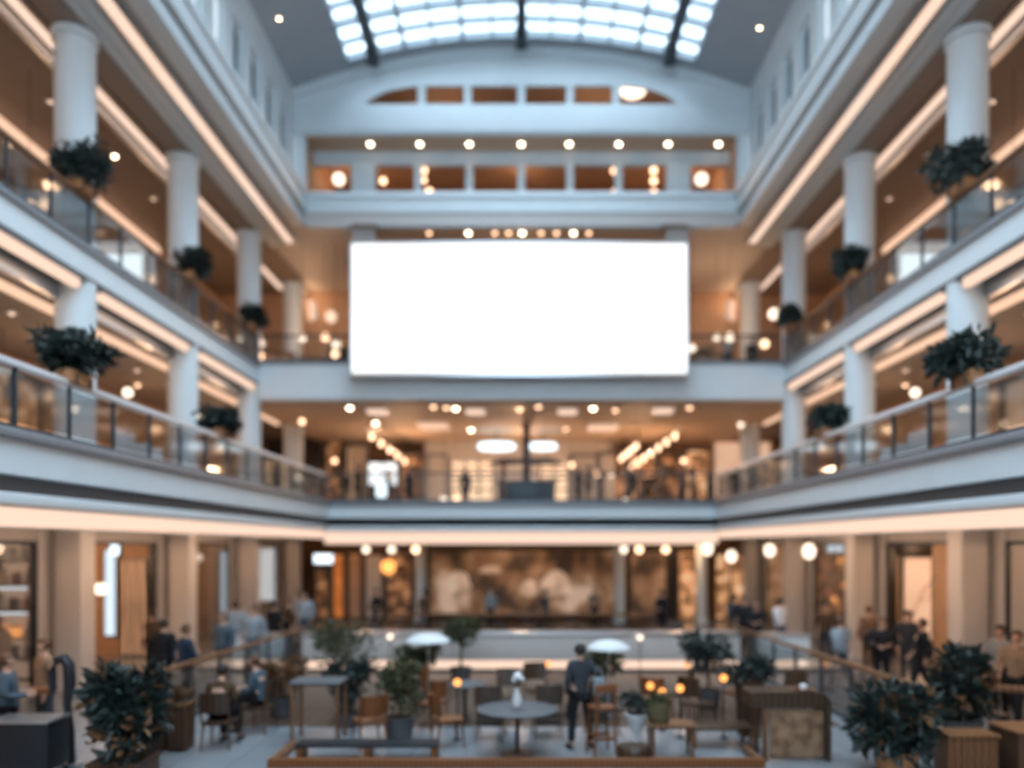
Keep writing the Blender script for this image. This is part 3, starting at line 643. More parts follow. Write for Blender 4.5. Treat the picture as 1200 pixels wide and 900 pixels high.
    hair = h.data('hair', M['hair'])
    e = MB()
    for sg in (-1, 1): e.ball(hd + Vector((sg * .031, .078, .0)), .011, (1, .6, .8), 8, 6)
    MESHES[kind] = dict(body=body, shirt=shirt, trousers=tro, shoes=shoes, hair=hair, eyes=e.data('eyes', M['black']))
    return MESHES[kind]
def person(x, y, rz, kind, shirt, trousers, label, z=0, hair='hair', sc=1.0, group=None, bulk=1.0):
    h = human(kind); t = thing('person', label, 'person', (x, y, z), rz, group); t.scale = (sc,) * 3
    def put(n, me, m=None):
        o = link(n, me, t)
        if m is not None: o.material_slots[0].link = 'OBJECT'; o.material_slots[0].material = m
        return o
    b = put('body', h['body']); put('hair', h['hair'], M[hair]); put('eyes', h['eyes'])
    s_ = put('shirt', h['shirt'], C[shirt]); s_.scale = (bulk, bulk, 1); put('trousers', h['trousers'], C[trousers])
    for q in h['shoes']: put('shoe', q)
    return t
person(PX(680, 13.3), 13.3, .25, 'wide', 'char', 'black', 'person in a dark top and black trousers standing by the cafe tables, seen from behind')
t = thing('shoulder_bag', 'pale grey shoulder bag held at the side of the standing person', 'bag', (PX(680, 13.3) + .30, 13.2, .90))
MB().box(-.09, .09, -.06, .06, 0, .3, .035).build('bag_body', C['light'], t); MB().tube([(-.07, 0, .29), (-.05, .03, .42), (0, .05, .48), (.05, .03, .42), (.07, 0, .29)], .01, 6).build('strap', C['grey'], t)
L = [(218, 16.4, 'walk', 'navy', 'black', 'in a navy jacket walking behind the left timber rail', 'hairb', -.9), (262, 18.6, 'stand', 'blue', 'black', 'in a steel blue shirt behind the left timber rail', 'hairb', 2.6),
     (276, 22.7, 'walk', 'light', 'jean', 'in a pale top just behind the steel blue shirt', 'hair', .4), (297, 20.8, 'stand', 'light', 'jean', 'in a light blue shirt beside the bright shop window on the left', 'hair', 3.0),
     (321, 23.2, 'hold', 'black', 'black', 'in black near the fourth left ground column', 'hair', -.6), (338, 24.6, 'walk', 'brown', 'black', 'in a brown coat beyond the people at the left rail', 'hairb', 2.0),
     (357, 26.5, 'stand', 'light', 'jean', 'in pale blue at the far end of the left rail', 'hair', 2.9), (178, 20.2, 'stand', 'brown', 'black', 'in dark brown in front of the second left shop', 'hair', 1.5),
     (192, 17.0, 'hold', 'black', 'black', 'in black bending towards the left rail near the big bush', 'hair', -.4),
     (8, 12.0, 'hold', 'blue', 'black', 'in a blue jacket at the near left edge by the shelves', 'hairb', -1.2), (52, 13.4, 'stand', 'tan', 'char', 'in a tan coat beside the near left column', 'hairb', 2.4),
     (985, 18.4, 'walk', 'light', 'jean', 'in a loose light blue shirt behind the right timber rail', 'hairb', .5), (968, 22.4, 'stand', 'brown', 'char', 'in brown beside the loose light blue shirt on the right', 'hair', 2.8),
     (1033, 18.0, 'hold', 'black', 'black', 'in a black coat behind the right timber rail', 'hairb', 2.9), (1018, 21.4, 'stand', 'tan', 'brown', 'in a tan jacket between light blue shirt and black coat', 'hairb', .2),
     (1081, 17.4, 'walk', 'black', 'black', 'in black with a dark skirt shape, walking nearest the right column', 'hairb', 1.1), (1064, 19.4, 'stand', 'char', 'char', 'in charcoal just left of the walker near the right column', 'hair', 2.5),
     (872, 24.6, 'stand', 'black', 'black', 'in black at the far end of the right rail', 'hair', 2.7), (886, 23.2, 'hold', 'black', 'char', 'in a black jacket at the right rail, second from its far end', 'hairb', 2.9),
     (914, 24.0, 'walk', 'white', 'jean', 'in a white top at the right rail', 'hair', .6), (860, 26.5, 'walk', 'char', 'black', 'in charcoal beyond the far end of the right rail', 'hair', .3),
     (1172, 15.6, 'stand', 'grey', 'black', 'in a grey top inside the near right shop', 'hair', 1.9), (1192, 14.6, 'walk', 'tan', 'black', 'in a beige coat entering the near right shop', 'hairb', 2.2)]
for px, y, k, a, b, lab, hr, rz in L:
    person(PX(px, y), y, rz, k, a, b, 'person ' + lab, 0, hr, 1.0 + .06 * ((px * 7) % 5) / 5, None, 1.32 if px in (985, 1033, 1081) else 1.22)
G2 = [(690, 33.5, 'char', 'black', 'third'), (678, 34.6, 'black', 'black', ''), (742, 34.0, 'black', 'char', ''), (760, 36.0, 'brown', 'black', ''), (800, 33.0, 'tan', 'black', ''), (832, 34.2, 'black', 'black', ''),
      (862, 33.2, 'brown', 'char', ''), (545, 34.5, 'brown', 'black', ''), (480, 35.0, 'char', 'black', ''), (420, 33.5, 'brown', 'black', ''), (404, 35, 'black', 'char', ''), (375, 33, 'grey', 'black', '')]
for i, (px, y, a, b, _) in enumerate(sorted(G2)):
    person(PX(px, y), y, (i * 2.3) % 6.28, ('stand', 'walk', 'hold')[i % 3], a, b, f'small figure of a person on the rear middle level, {ORD[i]} from the left of twelve', 5.0, ('hair', 'hairb')[i % 2], 1.0)
person(PX(881, 32.5), 32.5, 3.0, 'stand', 'black', 'black', 'person in black on the rear bridge right of the billboard', 10.15)
person(PX(853, 32.0), 32.0, 2.6, 'hold', 'light', 'jean', 'person in pale blue on the rear bridge right of the billboard', 10.15)

# ================================================================== CAFE FURNITURE
def chair(x, y, rz, label, style='wicker', group=None):
    t = thing('cafe_chair', label, 'chair', (x, y, 0), rz, group)
    wd = {'wicker': 'wood', 'shell': 'wood2', 'brown': 'midwood'}[style]; bk = {'wicker': 'wicker', 'shell': 'wood2', 'brown': 'darkwood'}[style]
    MB().box(-.24, .24, -.22, .24, .42, .475, .02).build('seat', M['wicker' if style == 'wicker' else bk], t)
    for a in (-1, 1):
        for b in (-1, 1): MB().tube([(a * .21, b * .19 + .01, .43), (a * .235, b * .235, 0)], [.02, .015], 8).build('leg', M[wd], t)
        MB().tube([(a * .225, -.2, .44), (a * .235, -.255, .68), (a * .23, -.3, .93)], .018, 8).build('back_post', M[wd], t)
    m = MB(); n = 9
    top = .97 if style != 'shell' else .9
    poly = []
    for i in range(n):
        u = -1 + 2 * i / (n - 1); poly.append((u * .235, -.285 + .05 * u * u * (2.2 if style == 'shell' else 1)))
    pr = [(px_, py_, 0) for px_, py_ in poly] + [(px_, py_ + .028, 0) for px_, py_ in poly[::-1]]
    lo = .62 if style != 'shell' else .56
    m.prism([(p[0], p[1] - .0, lo) for p in pr], (0, -.05, top - lo))
    m.build('backrest', M[bk], t)
    if style == 'wicker': MB().box(-.22, .22, -.24, .0, .25, .40, .02).build('wicker_apron', M['wicker'], t)
    return t
def round_table(x, y, label, h, r, top='steel', leg='midwood', group=None):
    t = thing('round_table', label, 'table', (x, y, 0), 0, group)
    MB().lathe([(r - .02, h - .035), (r, h - .02), (r, h - .008), (r - .015, h)], 36).build('tabletop', M[top], t)
    MB().lathe([(.09, .03), (.035, .08), (.03, h - .08), (.06, h - .035)], 16).build('pedestal', M[leg], t)
    MB().lathe([(.28, 0), (.28, .015), (.1, .035), (.05, .04)], 24).build('base', M[leg], t); return t
def table(x, y, label, w, d, h, top='midwood', leg='wood', rz=0, th=.04):
    t = thing('cafe_table', label, 'table', (x, y, 0), rz)
    MB().box(-w / 2, w / 2, -d / 2, d / 2, h - th, h, .012).build('tabletop', M[top], t)
    for a in (-1, 1):
        for b in (-1, 1): MB().box(a * (w / 2 - .06) - .025, a * (w / 2 - .06) + .025, b * (d / 2 - .06) - .025, b * (d / 2 - .06) + .025, 0, h - th, .006).build('leg', M[leg], t)
    MB().box(-w / 2 + .08, w / 2 - .08, -.015, .015, h - th - .07, h - th).build('apron', M[leg], t)
    return t
round_table(PX(606, 12.95), 12.95, 'round grey topped pedestal table at the centre of the cafe', .74, .66, 'pot', 'midwood')
t = thing('vase', 'slender white vase with pale flowers on the central round table', 'vase', (PX(606, 12.95), 12.95, .74))
MB().lathe([(.05, 0), (.075, .03), (.085, .13), (.05, .24), (.035, .30), (.045, .33)], 18).build('vase_body', M['potw'], t)
f = MB()
for k in range(14): a = k * 2.4; f.ball((math.cos(a) * .09 * (k % 3) / 2, math.sin(a) * .09 * (k % 3) / 2, .46 + .03 * (k % 4)), .045, (1, 1, .8), 8, 6)
f.build('flowers', M['potw'], t)
f = MB()
for k in range(6): f.tube([(0, 0, .3), (math.cos(k) * .05, math.sin(k) * .05, .46)], .006, 5)
f.build('stems', M['leaf2'], t)
for i, (px, y, rz) in enumerate(((575, 14.0, PI - .1), (641, 14.1, PI + .12))):
    chair(PX(px, y), y, rz + PI, f'dark wicker cafe chair with timber posts behind the central table, {("left", "right")[i]} of the pair', 'wicker')
chair(PX(596, 15.4), 15.4, PI, 'dark wicker chair further back behind the central pair', 'wicker')
chair(PX(524, 13.5), 13.5, -1.2, 'orange wooden shell chair left of the central table', 'shell')
chair(PX(433, 13.4), 13.4, .5, 'orange wooden shell chair by the left tall table', 'shell')
chair(PX(505, 14.9), 14.9, .9, 'orange wooden shell chair standing further back near the slim olive tree', 'shell')
chair(PX(770, 15.2), 15.2, -.6, 'orange wooden chair behind the low side table on the right', 'shell')
chair(PX(258, 13.35), 13.35, 0, 'dark brown chair with the seated person in the brown jacket', 'brown')
chair(PX(304, 14.5), 14.5, 1.4, 'brown chair of the seated person in the denim top', 'brown')
chair(PX(795, 15.8), 15.8, 1.2, 'dark chair in front of the bushy tree on the right', 'brown')
chair(PX(818, 14.8), 14.8, -.9, 'brown chair left of the dark bar', 'brown')
person(PX(258, 13.35), 13.35, 0, 'sit', 'brown', 'black', 'person in a brown jacket sitting on the dark chair, back turned', 0, 'hair')
person(PX(304, 14.5), 14.5, 1.4, 'sit', 'blue', 'black', 'person in a denim top sitting by the left rail', 0, 'hairb')
table(PX(374, 13.9), 13.9, 'tall dark topped table with timber legs by the left rail', .9, .7, 1.05, 'char' if 'char' in M else 'pot', 'wood')
round_table(PX(545, 15.3), 15.3, 'dark round cafe table between the orange and wicker chairs', .74, .42, 'pot', 'black')
round_table(PX(665, 15.8), 15.8, 'brown round cafe table behind the standing person', .74, .45, 'midwood', 'black')
table(PX(786, 12.75), 12.75, 'low oak side table with an olive sack on the right', .74, .5, .56, 'wood', 'wood')
t = thing('plant_sack', 'olive fabric sack planter on the low oak side table', 'planter', (PX(772, 12.75), 12.75, .56))
MB().lathe([(.14, 0), (.17, .05), (.165, .26), (.15, .33)], 16).build('sack', cloth('olive', (.10, .08, .04)), t); foliage(160, .17, .17, .1, .1, .045, 61).build('foliage', M['leaf2'], t).location = (0, 0, .36)
table(PX(843, 13.5), 13.5, 'long low dark topped table right of the oak side table', 1.05, .6, .36, 'darkwood', 'wood')
t = thing('bar_stool', 'tall orange timber bar stool beside the standing person', 'stool', (PX(705, 12.95), 12.95, 0), .3)
MB().box(-.19, .19, -.18, .18, .74, .785, .015).build('seat', M['wood2'], t)
for a in (-1, 1):
    for b in (-1, 1): MB().tube([(a * .15, b * .14, .75), (a * .19, b * .18, 0)], [.024, .02], 8).build('leg', M['wood2'], t)
MB().box(-.17, .17, -.2, -.16, .26, .3).box(-.17, .17, .16, .2, .26, .3).build('foot_rail', M['wood2'], t)
MB().box(-.19, .19, -.2, -.17, 1.02, 1.16, .012).box(-.17, -.13, -.2, -.17, .76, 1.03).box(.13, .17, -.2, -.17, .76, 1.03).build('backrest', M['wood2'], t)
t = thing('pedestal_planter', 'white goblet shaped planter right of the bar stool', 'planter', (PX(746, 13.3), 13.3, 0))
MB().lathe([(.16, 0), (.16, .03), (.06, .07), (.05, .22), (.12, .36), (.20, .54), (.21, .58)], 22).build('goblet', M['potw'], t); MB().lathe([(.17, .54), (.17, .585)], 16).build('soil', M['soil'], t)
foliage(260, .25, .25, .16, .13, .05, 63).build('foliage', M['leaf'], t).location = (0, 0, .72)
t = thing('ottoman', 'round dark brown ottoman in front of the white goblet planter', 'ottoman', (PX(743, 12.5), 12.5, 0))
MB().lathe([(.24, .03), (.27, .06), (.27, .2), (.24, .25), (.1, .262)], 24).build('cushion', M['darkwood'], t); MB().lathe([(.2, 0), (.2, .04)], 18).build('base', M['black'], t)
NEAR = [(-5.5, 16.7), (-2.2, 16.1), (.35, 16.2), (1.45, 14.3), (4.35, 15.9), (5.1, 15.2)]
for i, (x, y) in enumerate(NEAR):
    chair(x, y, i * 1.7, f'{("dark wicker", "orange shell", "dark brown")[i % 3]} chair in the rear rows of the cafe, {ORD[i]} from the left', ('wicker', 'shell', 'brown')[i % 3], 'rear cafe chairs')
for i, (x, y) in enumerate(((-5.2, 17.3), (5.05, 17.4))):
    round_table(x, y, f'dark round table at the back of the cafe by the {("left", "right")[i]} handrail', .74, .42, 'darkwood', 'black', 'rear cafe tables')
FAR = [(-4.9, 24.2), (-3.4, 24.8), (-2.2, 24.0), (-.8, 25.0), (.7, 24.2), (2.0, 25.2), (3.4, 24.1), (4.8, 25.0)]
for i, (x, y) in enumerate(FAR):
    chair(x, y, i * 2.1 + .5, f'{("dark brown", "dark wicker")[i % 2]} chair beyond the long white counter, {ORD[i]} from the left', ('brown', 'wicker')[i % 2], 'chairs beyond the counter')
for i, (x, y) in enumerate(((-4.1, 25.4), (-1.5, 25.2), (1.3, 25.4), (4.1, 25.3))):
    round_table(x, y, f'dark round table beyond the long white counter, {ORD[i]} from the left', .74, .4, 'darkwood', 'black', 'tables beyond the counter')
for i, (x, y, k, a, rz) in enumerate(((-3.6, 29.5, 'walk', 'brown', .5), (-1.2, 31.0, 'stand', 'grey', 2.8), (.9, 29.6, 'walk', 'char', 1.2), (2.9, 31.5, 'stand', 'tan', 3.4), (5.2, 29.4, 'hold', 'black', .2), (-5.6, 30.5, 'walk', 'black', 2.2))):
    person(x, y, rz, k, a, 'black', f'person in {("brown", "grey", "charcoal", "tan", "black", "black")[i]} walking before the rear shop windows, {("second", "third", "fourth", "fifth", "sixth", "first")[i]} from the left', 0, 'hair')
# dark bar with rounded shoulder
t = thing('bar_counter', 'dark wooden bar with rounded top corner and patterned front at the right', 'bar counter', (PX(922, 12.7), 12.75, 0))
w2 = .62
pr = [(-w2, 0, .84), (-w2, 0, 1.06), (-w2 + .03, 0, 1.09)] + [(w2 - .22 + .22 * math.sin(a), 0, .87 + .22 * math.cos(a)) for a in [k * PI / 12 for k in range(7)]] + [(w2, 0, .84)]
MB().prism([(x, -.3, z) for x, _, z in pr], (0, .6, 0)).build('top', M['darkwood'], t)
MB().box(w2 - .08, w2, -.3, .3, 0, .84, .01).build('side_panel', M['darkwood'], t)
MB().box(-w2 + .18, -w2 + .25, -.28, -.2, 0, .84, .008).build('leg', M['wood'], t); MB().box(-w2 + .18, -w2 + .25, .2, .28, 0, .84, .008).build('leg', M['wood'], t)
MB().box(-w2 + .3, w2 - .1, -.24, -.2, .06, .8, .005).build('front_panel', ramp_mat('brown_floral_panel', [(.25, (.05, .025, .012)), (.5, (.22, .12, .06)), (.75, (.34, .22, .13))], 'noise', 4.5), t)
t = thing('tray', 'small amber tray on the shoulder of the dark bar', 'tray', (PX(940, 12.7), 12.65, 1.09))
MB().lathe([(.13, 0), (.15, .025), (.135, .025), (.12, .008)], 20).build('tray_body', M['wood2'], t); MB().lathe([(.05, .008), (.06, .08), (.045, .1)], 14).build('cup', M['potw'], t)
# planter boxes at the left of the cafe
for i, px in enumerate((186, 212)):
    t = thing('planter_box', f'dark brown wooden planter box left of the seated people, {("left", "right")[i]} of the pair', 'planter', (PX(px, 13.2), 13.2 + .02 * i, 0))
    m = MB()
    for k in range(3): m.box(-.15 + k * .1 + .004, -.05 + k * .1 - .004, -.2, .2, .03, .74, .006)
    m.build('slats', M['midwood'], t); MB().box(-.165, .165, -.22, .22, .74, .8, .01).build('rim', M['wood'], t); MB().box(-.13, .13, -.17, .17, .79, .81).build('soil', M['soil'], t)
    foliage(160, .1, .14, .13, .12, .05, 70 + i).build('foliage', M['leaf3' if i else 'leaf'], t).location = (0, 0, .9)
# low timber kerbs at the front edge
t = thing('timber_kerb', 'low orange timber kerb along the very front of the cafe floor', 'kerb', (PX(608, 12.15), 12.15, 0))
MB().box(-3.84, 3.76, -.06, .06, 0, .14, .012).build('front_rail', M['wood2'], t); MB().box(-3.84, -3.72, .06, 1.2, 0, .12, .01).build('side_rail', M['wood'], t)
MB().box(3.66, 3.76, .06, .9, 0, .12, .01).build('side_rail', M['wood'], t)
t = thing('low_bench', 'low black topped bench with timber ends inside the front kerb', 'bench', (PX(432, 12.65), 12.65, 0))
MB().box(-1.12, 1.12, -.2, .2, .22, .27, .01).build('seat', M['black'], t)
for x in (-1.06, 0, 1.06): MB().box(x - .05, x + .05, -.18, .18, 0, .22, .008).build('leg', M['wood2'], t)
# wooden crates at the near right
t = thing('wooden_box', 'big warm brown wooden box at the near right corner', 'box', (7.56, 11.75, 0))
MB().box(-.42, .42, -.35, .35, .02, .68, .012).build('body', M['midwood'], t); MB().box(-.45, .45, -.38, .38, .68, .72, .01).build('lid', M['wood'], t)
t = thing('slatted_bench', 'slatted oak box bench left of the big brown box', 'bench', (6.66, 11.9, 0))
m = MB()
for k in range(7): m.box(-.37 + k * .106, -.37 + k * .106 + .094, -.22, .22, .02, .56, .008)
m.build('slats', M['wood'], t); MB().box(-.39, .39, -.25, .25, .56, .61, .01).build('top', M['wood'], t)
# escalator newel and black bin at near left
t = thing('handrail_newel', 'tall black curved handrail end rising beside the near left column', 'handrail', (PX(74, 12.02), 12.02, 0))
MB().tube([(-.16, 0, 1.18), (-.17, 0, 1.5), (-.10, 0, 1.66), (.02, 0, 1.68), (.09, 0, 1.58), (.10, 0, 1.3), (.06, 0, 1.0), (.12, 0, .6), (.13, 0, 0)], [.05, .06, .07, .08, .085, .085, .06, .05, .06], 12).build('rubber_rail', M['black'], t)
MB().box(-.2, .25, -.12, .12, 0, .1, .02).build('foot', M['steel'], t)
t = thing('serving_cart', 'black cart with steel edge below the near left wooden rail', 'cart', (PX(35, 11.6), 11.55, 0))
MB().box(-.45, .45, -.28, .28, .18, .86, .02).build('body', M['black'], t); MB().box(-.47, .47, -.3, .3, .86, .9, .01).build('top', M['steel'], t)
for a in (-1, 1):
    for b in (-1, 1): MB().cyl((a * .38, b * .2 - .02, .09), (a * .38, b * .2 + .02, .09), .09, n=14).build('wheel', M['black'], t)
    MB().box(a * .40 - .02, a * .40 + .02, -.22, .22, .09, .19).build('axle', M['steel'], t)
# long white counter with a glowing foot
t = thing('long_counter', 'long white counter with a warm glowing strip across the back of the cafe', 'counter', (0, 21.2, 0))
MB().box(-5.85, 5.85, 0, .7, .32, 1.0, .02).build('body', M['soffit'], t); MB().box(-5.9, 5.9, -.05, .75, 1.0, 1.06, .02).build('worktop', M['steel'], t)
MB().box(-5.8, 5.8, .02, .06, .10, .32).build('glow_strip', M['strip'], t); MB().box(-5.8, 5.8, .06, .68, 0, .32).build('plinth', M['pot'], t)
for s in (-1, 1):
    t = thing('low_counter', f'short white counter with glowing strip outside the {SIDE[s]} rail', 'counter', (s * 7.0, 21.3, 0))
    MB().box(-.75, .75, 0, .6, .32, .95, .02).build('body', M['white2'], t); MB().box(-.78, .78, -.04, .64, .95, 1.0, .015).build('worktop', M['steel'], t)
    MB().box(-.72, .72, .02, .06, .1, .32).build('glow_strip', M['strip'], t); MB().box(-.72, .72, .06, .58, 0, .32).build('plinth', M['pot'], t)
for i, (px, y, py, w) in enumerate(((505, 17.3, 748, 50), (710, 16.2, 756, 48))):
    z = PZ(py, y); r = w / 2 / F * y
    t = thing('parasol', f'small white domed parasol over the {("left", "right")[i]} olive tree', 'parasol', (PX(px, y), y - .55, 0))
    MB().lathe([(r, z), (r * .93, z + .055), (r * .7, z + .115), (r * .35, z + .16), (.02, z + .18)], 24).build('canopy', M['potw'], t)
    MB().cyl((0, 0, .03), (0, 0, z + .17), .02, n=10).build('pole', M['steel'], t); MB().lathe([(.22, 0), (.22, .04), (.05, .07)], 20).build('base', M['pot'], t)
for i, (px, py, y) in enumerate(((536, 801, 13.9), (762, 805, 14.5), (776, 812, 14.6), (797, 808, 14.0), (848, 796, 14.0), (643, 779, 19), (713, 781, 17.2), (805, 780, 20.6), (457, 747, 20.9), (750, 748, 20.9), (940, 778, 20.9))):
    z = PZ(py, y); ds = z - .1
    on = y > 20 and z > 1.0
    t = thing('table_lamp', f'small glowing amber table lamp in the cafe, {ORD[i]} of eleven counted around the tables' if not on else f'small warm globe lamp on the white counter, {("left", "middle", "right")[i % 3]}', 'lamp', (PX(px, y), y + (.45 if on else 0), 1.06 if on else 0))
    b0 = 0.0; zz = (z - 1.06) if on else z
    zz = max(zz, .16)
    MB().lathe([(.08, b0), (.08, b0 + .02), (.012, b0 + .04), (.012, zz - .05), (.03, zz - .04)], 14).build('stand', M['black'], t)
    MB().ball((0, 0, zz + .02), .07, (1, 1, 1), 12, 8).build('globe', M['amber'] if i not in (8, 9, 10) else M['globe'], t)
# ================================================================== SHOPS
def lit(name, stops, s=.5, kind='noise', scale=2.0, st=(1, 1, 1)): return ramp_mat(name, stops, kind, scale, .5, st, s)  # adds own glow; shop panels stand in for lit interiors
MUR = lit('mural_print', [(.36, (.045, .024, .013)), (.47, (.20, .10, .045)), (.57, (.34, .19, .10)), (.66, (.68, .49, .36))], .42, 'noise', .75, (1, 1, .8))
GOOD = lit('shop_goods_glow', [(.38, (.03, .016, .01)), (.5, (.26, .11, .04)), (.62, (.62, .34, .17))], .45, 'noise', 2.2)
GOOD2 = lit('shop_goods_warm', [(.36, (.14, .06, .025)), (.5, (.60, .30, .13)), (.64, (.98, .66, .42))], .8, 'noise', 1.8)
GOOD3 = lit('shop_rails_glow', [(.3, (.03, .02, .014)), (.6, (.42, .24, .13)), (.8, (.75, .48, .3))], .4, 'wave', 1.6, (1, 1, .15))
DARKG = mat('shop_dark_print', (.028, .022, .02), .3, var=.5)
BEI = lit('beige_glow', [(.3, (.66, .44, .30)), (.7, (.74, .52, .37))], .75, 'noise', 1.0)  # lamplight on beige walls put into the material as glow
def shop_window(x0, x1, y, z0, z1, pm, label, frame='frame', mull=0, name='shop_window', d=.25):
    """a framed, shallow niche with a flat, mostly self-glowing panel facing the hall (facing -y)"""
    cx = (x0 + x1) / 2; t = thing(name, label, 'shop window', (cx, y, z0)); w = (x1 - x0) / 2; h = z1 - z0
    m = MB().box(-w, -w + .07, 0, d, 0, h).box(w - .07, w, 0, d, 0, h).box(-w + .07, w - .07, 0, d, h - .1, h).box(-w + .07, w - .07, 0, d, 0, .1)
    m.build('frame', M[frame], t)
    MB().box(-w + .07, w - .07, d - .05, d, .1, h - .1).build('display_panel', pm, t)
    for k in range(mull):
        u = -w + 2 * w * (k + 1) / (mull + 1); MB().box(u - .035, u + .035, .02, d - .05, .1, h - .1).build('mullion', M[frame], t)
    return t
def seg(px0, px1, py0, py1, Y, pm, label, **k): return shop_window(PX(px0, Y), PX(px1, Y), Y, max(PZ(py1, Y), k.pop('zmin', 0.0)), PZ(py0, Y), pm, label, **k)
def side_window(s, y0, y1, x, z0, z1, pm, label, frame='frame', mull=1, name='shop_facade'):
    t = shop_window(-(y1 - y0) / 2, (y1 - y0) / 2, 0, z0, z1, pm, label, frame, mull, name)
    t.location = (s * x, (y0 + y1) / 2, z0); t.rotation_euler = (0, 0, -s * PI / 2); return t
Y = 36.0
seg(368, 386, 662, 728, Y, GOOD, 'dark shop window with a cool sign above at the rear left of the ground level', zmin=0)
seg(388, 404, 648, 728, Y, lit('orange_hanging', [(.3, (.45, .12, .02)), (.7, (.7, .25, .06))], .5), 'narrow orange lit shop window at the rear left of the ground level')
seg(406, 424, 646, 728, Y, M['tan'], 'plain tan panel between the rear left shop windows', frame='midwood')
seg(426, 449, 648, 728, Y, M['soffit'], 'grey brown framed panel at the rear left', frame='midwood')
seg(451, 483, 646, 728, Y, GOOD, 'brown shop window with a golden lamp, left of the slim rear column')
mu = seg(502, 722, 643, 722, Y, MUR, 'wide brown and cream mural between the slim rear columns', name='mural', frame='dark')
mu['category'] = 'mural'
seg(737, 783, 644, 728, Y, MUR, 'brown and cream picture panel right of the slim rear column', frame='dark')
seg(786, 793, 642, 728, Y, DARKG, 'narrow black panel at the rear right', frame='black')
seg(795, 818, 645, 728, Y, GOOD2, 'cream and orange lit shop window at the rear right', frame='wood')
seg(838, 876, 648, 728, Y, GOOD2, 'brightly lit cream and orange shop window at the far right rear corner', frame='wood', mull=1)
t = thing('shop_sign', 'cool white lit sign above the rear left shop windows', 'sign', (PX(379, 35.9), 35.9, PZ(660, 35.9)))
MB().box(-.42, .42, -.08, .08, 0, .4, .05).build('sign_panel', M['coolw'], t); MB().box(-.45, .45, .08, .1, -.02, .42).build('backing', M['black'], t)
# painted shapes on the mural
for i, (px, py, w, h) in enumerate(((537, 682, .62, 1.0), (620, 690, .45, .8), (652, 684, .75, 1.25), (575, 668, .55, .35))):
    m = MB(); x, z = PX(px, Y) - mu.location.x, PZ(py, Y) - mu.location.z
    pts = [(x + math.sin(a) * w * (1 if math.cos(a) < 0 else .8), .19, z + math.cos(a) * h * .5 if math.cos(a) > 0 else z - h * .45 * abs(math.cos(a)) ** .5) for a in [k * 2 * PI / 20 for k in range(20)]]
    m.prism(pts, (0, .02, 0)); m.build('painted_shape', lit('mural_cream_%d' % i, [(.3, (.40, .25, .15)), (.7, (.85, .64, .49))], .5, 'noise', 1.6), mu)
# rear ground pendants
def pendant(x, y, z, top, label, m='globe', r=.11, group=None, sc=(1, 1, 1)):
    t = thing('pendant_lamp', label, 'pendant lamp', (x, y, z), 0, group)
    MB().cyl((0, 0, r * .8), (0, 0, top - z), .008, n=6).build('cord', M['black'], t); MB().lathe([(r * .35, r * .72), (r * .4, r), (.02, r + .06)], 12).build('cap', M['frame'], t)
    MB().ball((0, 0, 0), r, sc, 14, 10).build('globe', M[m], t); return t
for i, px in enumerate((429, 459, 487, 731, 749, 780, 828)):
    pendant(PX(px, 33.2), 33.2, PZ(644, 33.2), 3.6, f'small warm globe pendant before the rear ground shops, {ORD[i]} of seven from the left', 'bulb2' if px in (487, 749, 780) else 'globe', .15, 'rear ground pendants')
pendant(PX(455, 34.5), 34.5, PZ(664, 34.5), 3.6, 'golden pendant lamp in the rear left shop window', 'amber', .32)
for px, py, y, lb in ((902, 645, 32.6, 'big white globe pendant beyond the fourth right ground column'), (948, 646, 27.4, 'big white globe pendant between the third and second right ground columns'),
                      (829, 643, 32.5, 'white globe pendant at the rear right corner of the ground level'), (857, 652, 34.5, 'cream globe pendant in front of the bright far right shop')):
    pendant(PX(px, y), y, PZ(py, y), 3.78, lb, 'globe', .21, None, (1, 1, 1.25))
# ground level shops: everything stands against the partition walls that face the hall
def against(s, i, off, w, z0, z1, m, name, label, cat, fr='frame', d=.12, dy=0.0):
    """framed panel on the camera side of the partition at column row i; off: distance from the shop front line"""
    y = YC[3 + i] - .08 - d - dy; x = s * (11.08 + off + w / 2)
    t = thing(name, label, cat, (x, y, z0)); h = z1 - z0
    MB().box(-w / 2, w / 2, .02, d, 0, h, .015).build('frame', M[fr], t); MB().box(-w / 2 + .05, w / 2 - .05, 0, .03, .05, h - .05, .005).build('panel', m if not isinstance(m, str) else M[m], t)
    return t
# near left shop: shelving unit full of goods
t = thing('shelving_unit', 'tall lit shelving unit of bottles and boxes in the near left shop', 'shelf', (-12.05, 17.95, 0))
for x in (-.98, 0, .95): MB().box(x - .03, x + .03, 0, .4, 0, 3.45).build('upright', M['midwood'], t)
for z in (.35, .82, 1.3, 1.93, 2.5, 3.05): MB().box(-.95, .92, 0, .4, z - .04, z).build('shelf', M['wood'], t)
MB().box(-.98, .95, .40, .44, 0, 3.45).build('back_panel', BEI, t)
for z, m in ((1.93, 'coolw'), (2.5, 'coolw')): MB().box(-.9, .86, -.01, .03, z - .10, z - .045).build('shelf_light', M[m], t)
GM = [M['amber'], M['terra'], M['wood2'], M['potw'], M['darkwood'], C['rust'], M['black'], M['beige']]
rnd = random.Random(5); gi = 0
SHN = {.35: 'lowest', .82: 'second', 1.3: 'third', 1.93: 'fourth', 2.5: 'fifth', 3.05: 'top'}
CN = ['glowing amber', 'terracotta', 'orange wood', 'white', 'dark brown', 'rust red', 'black', 'beige']
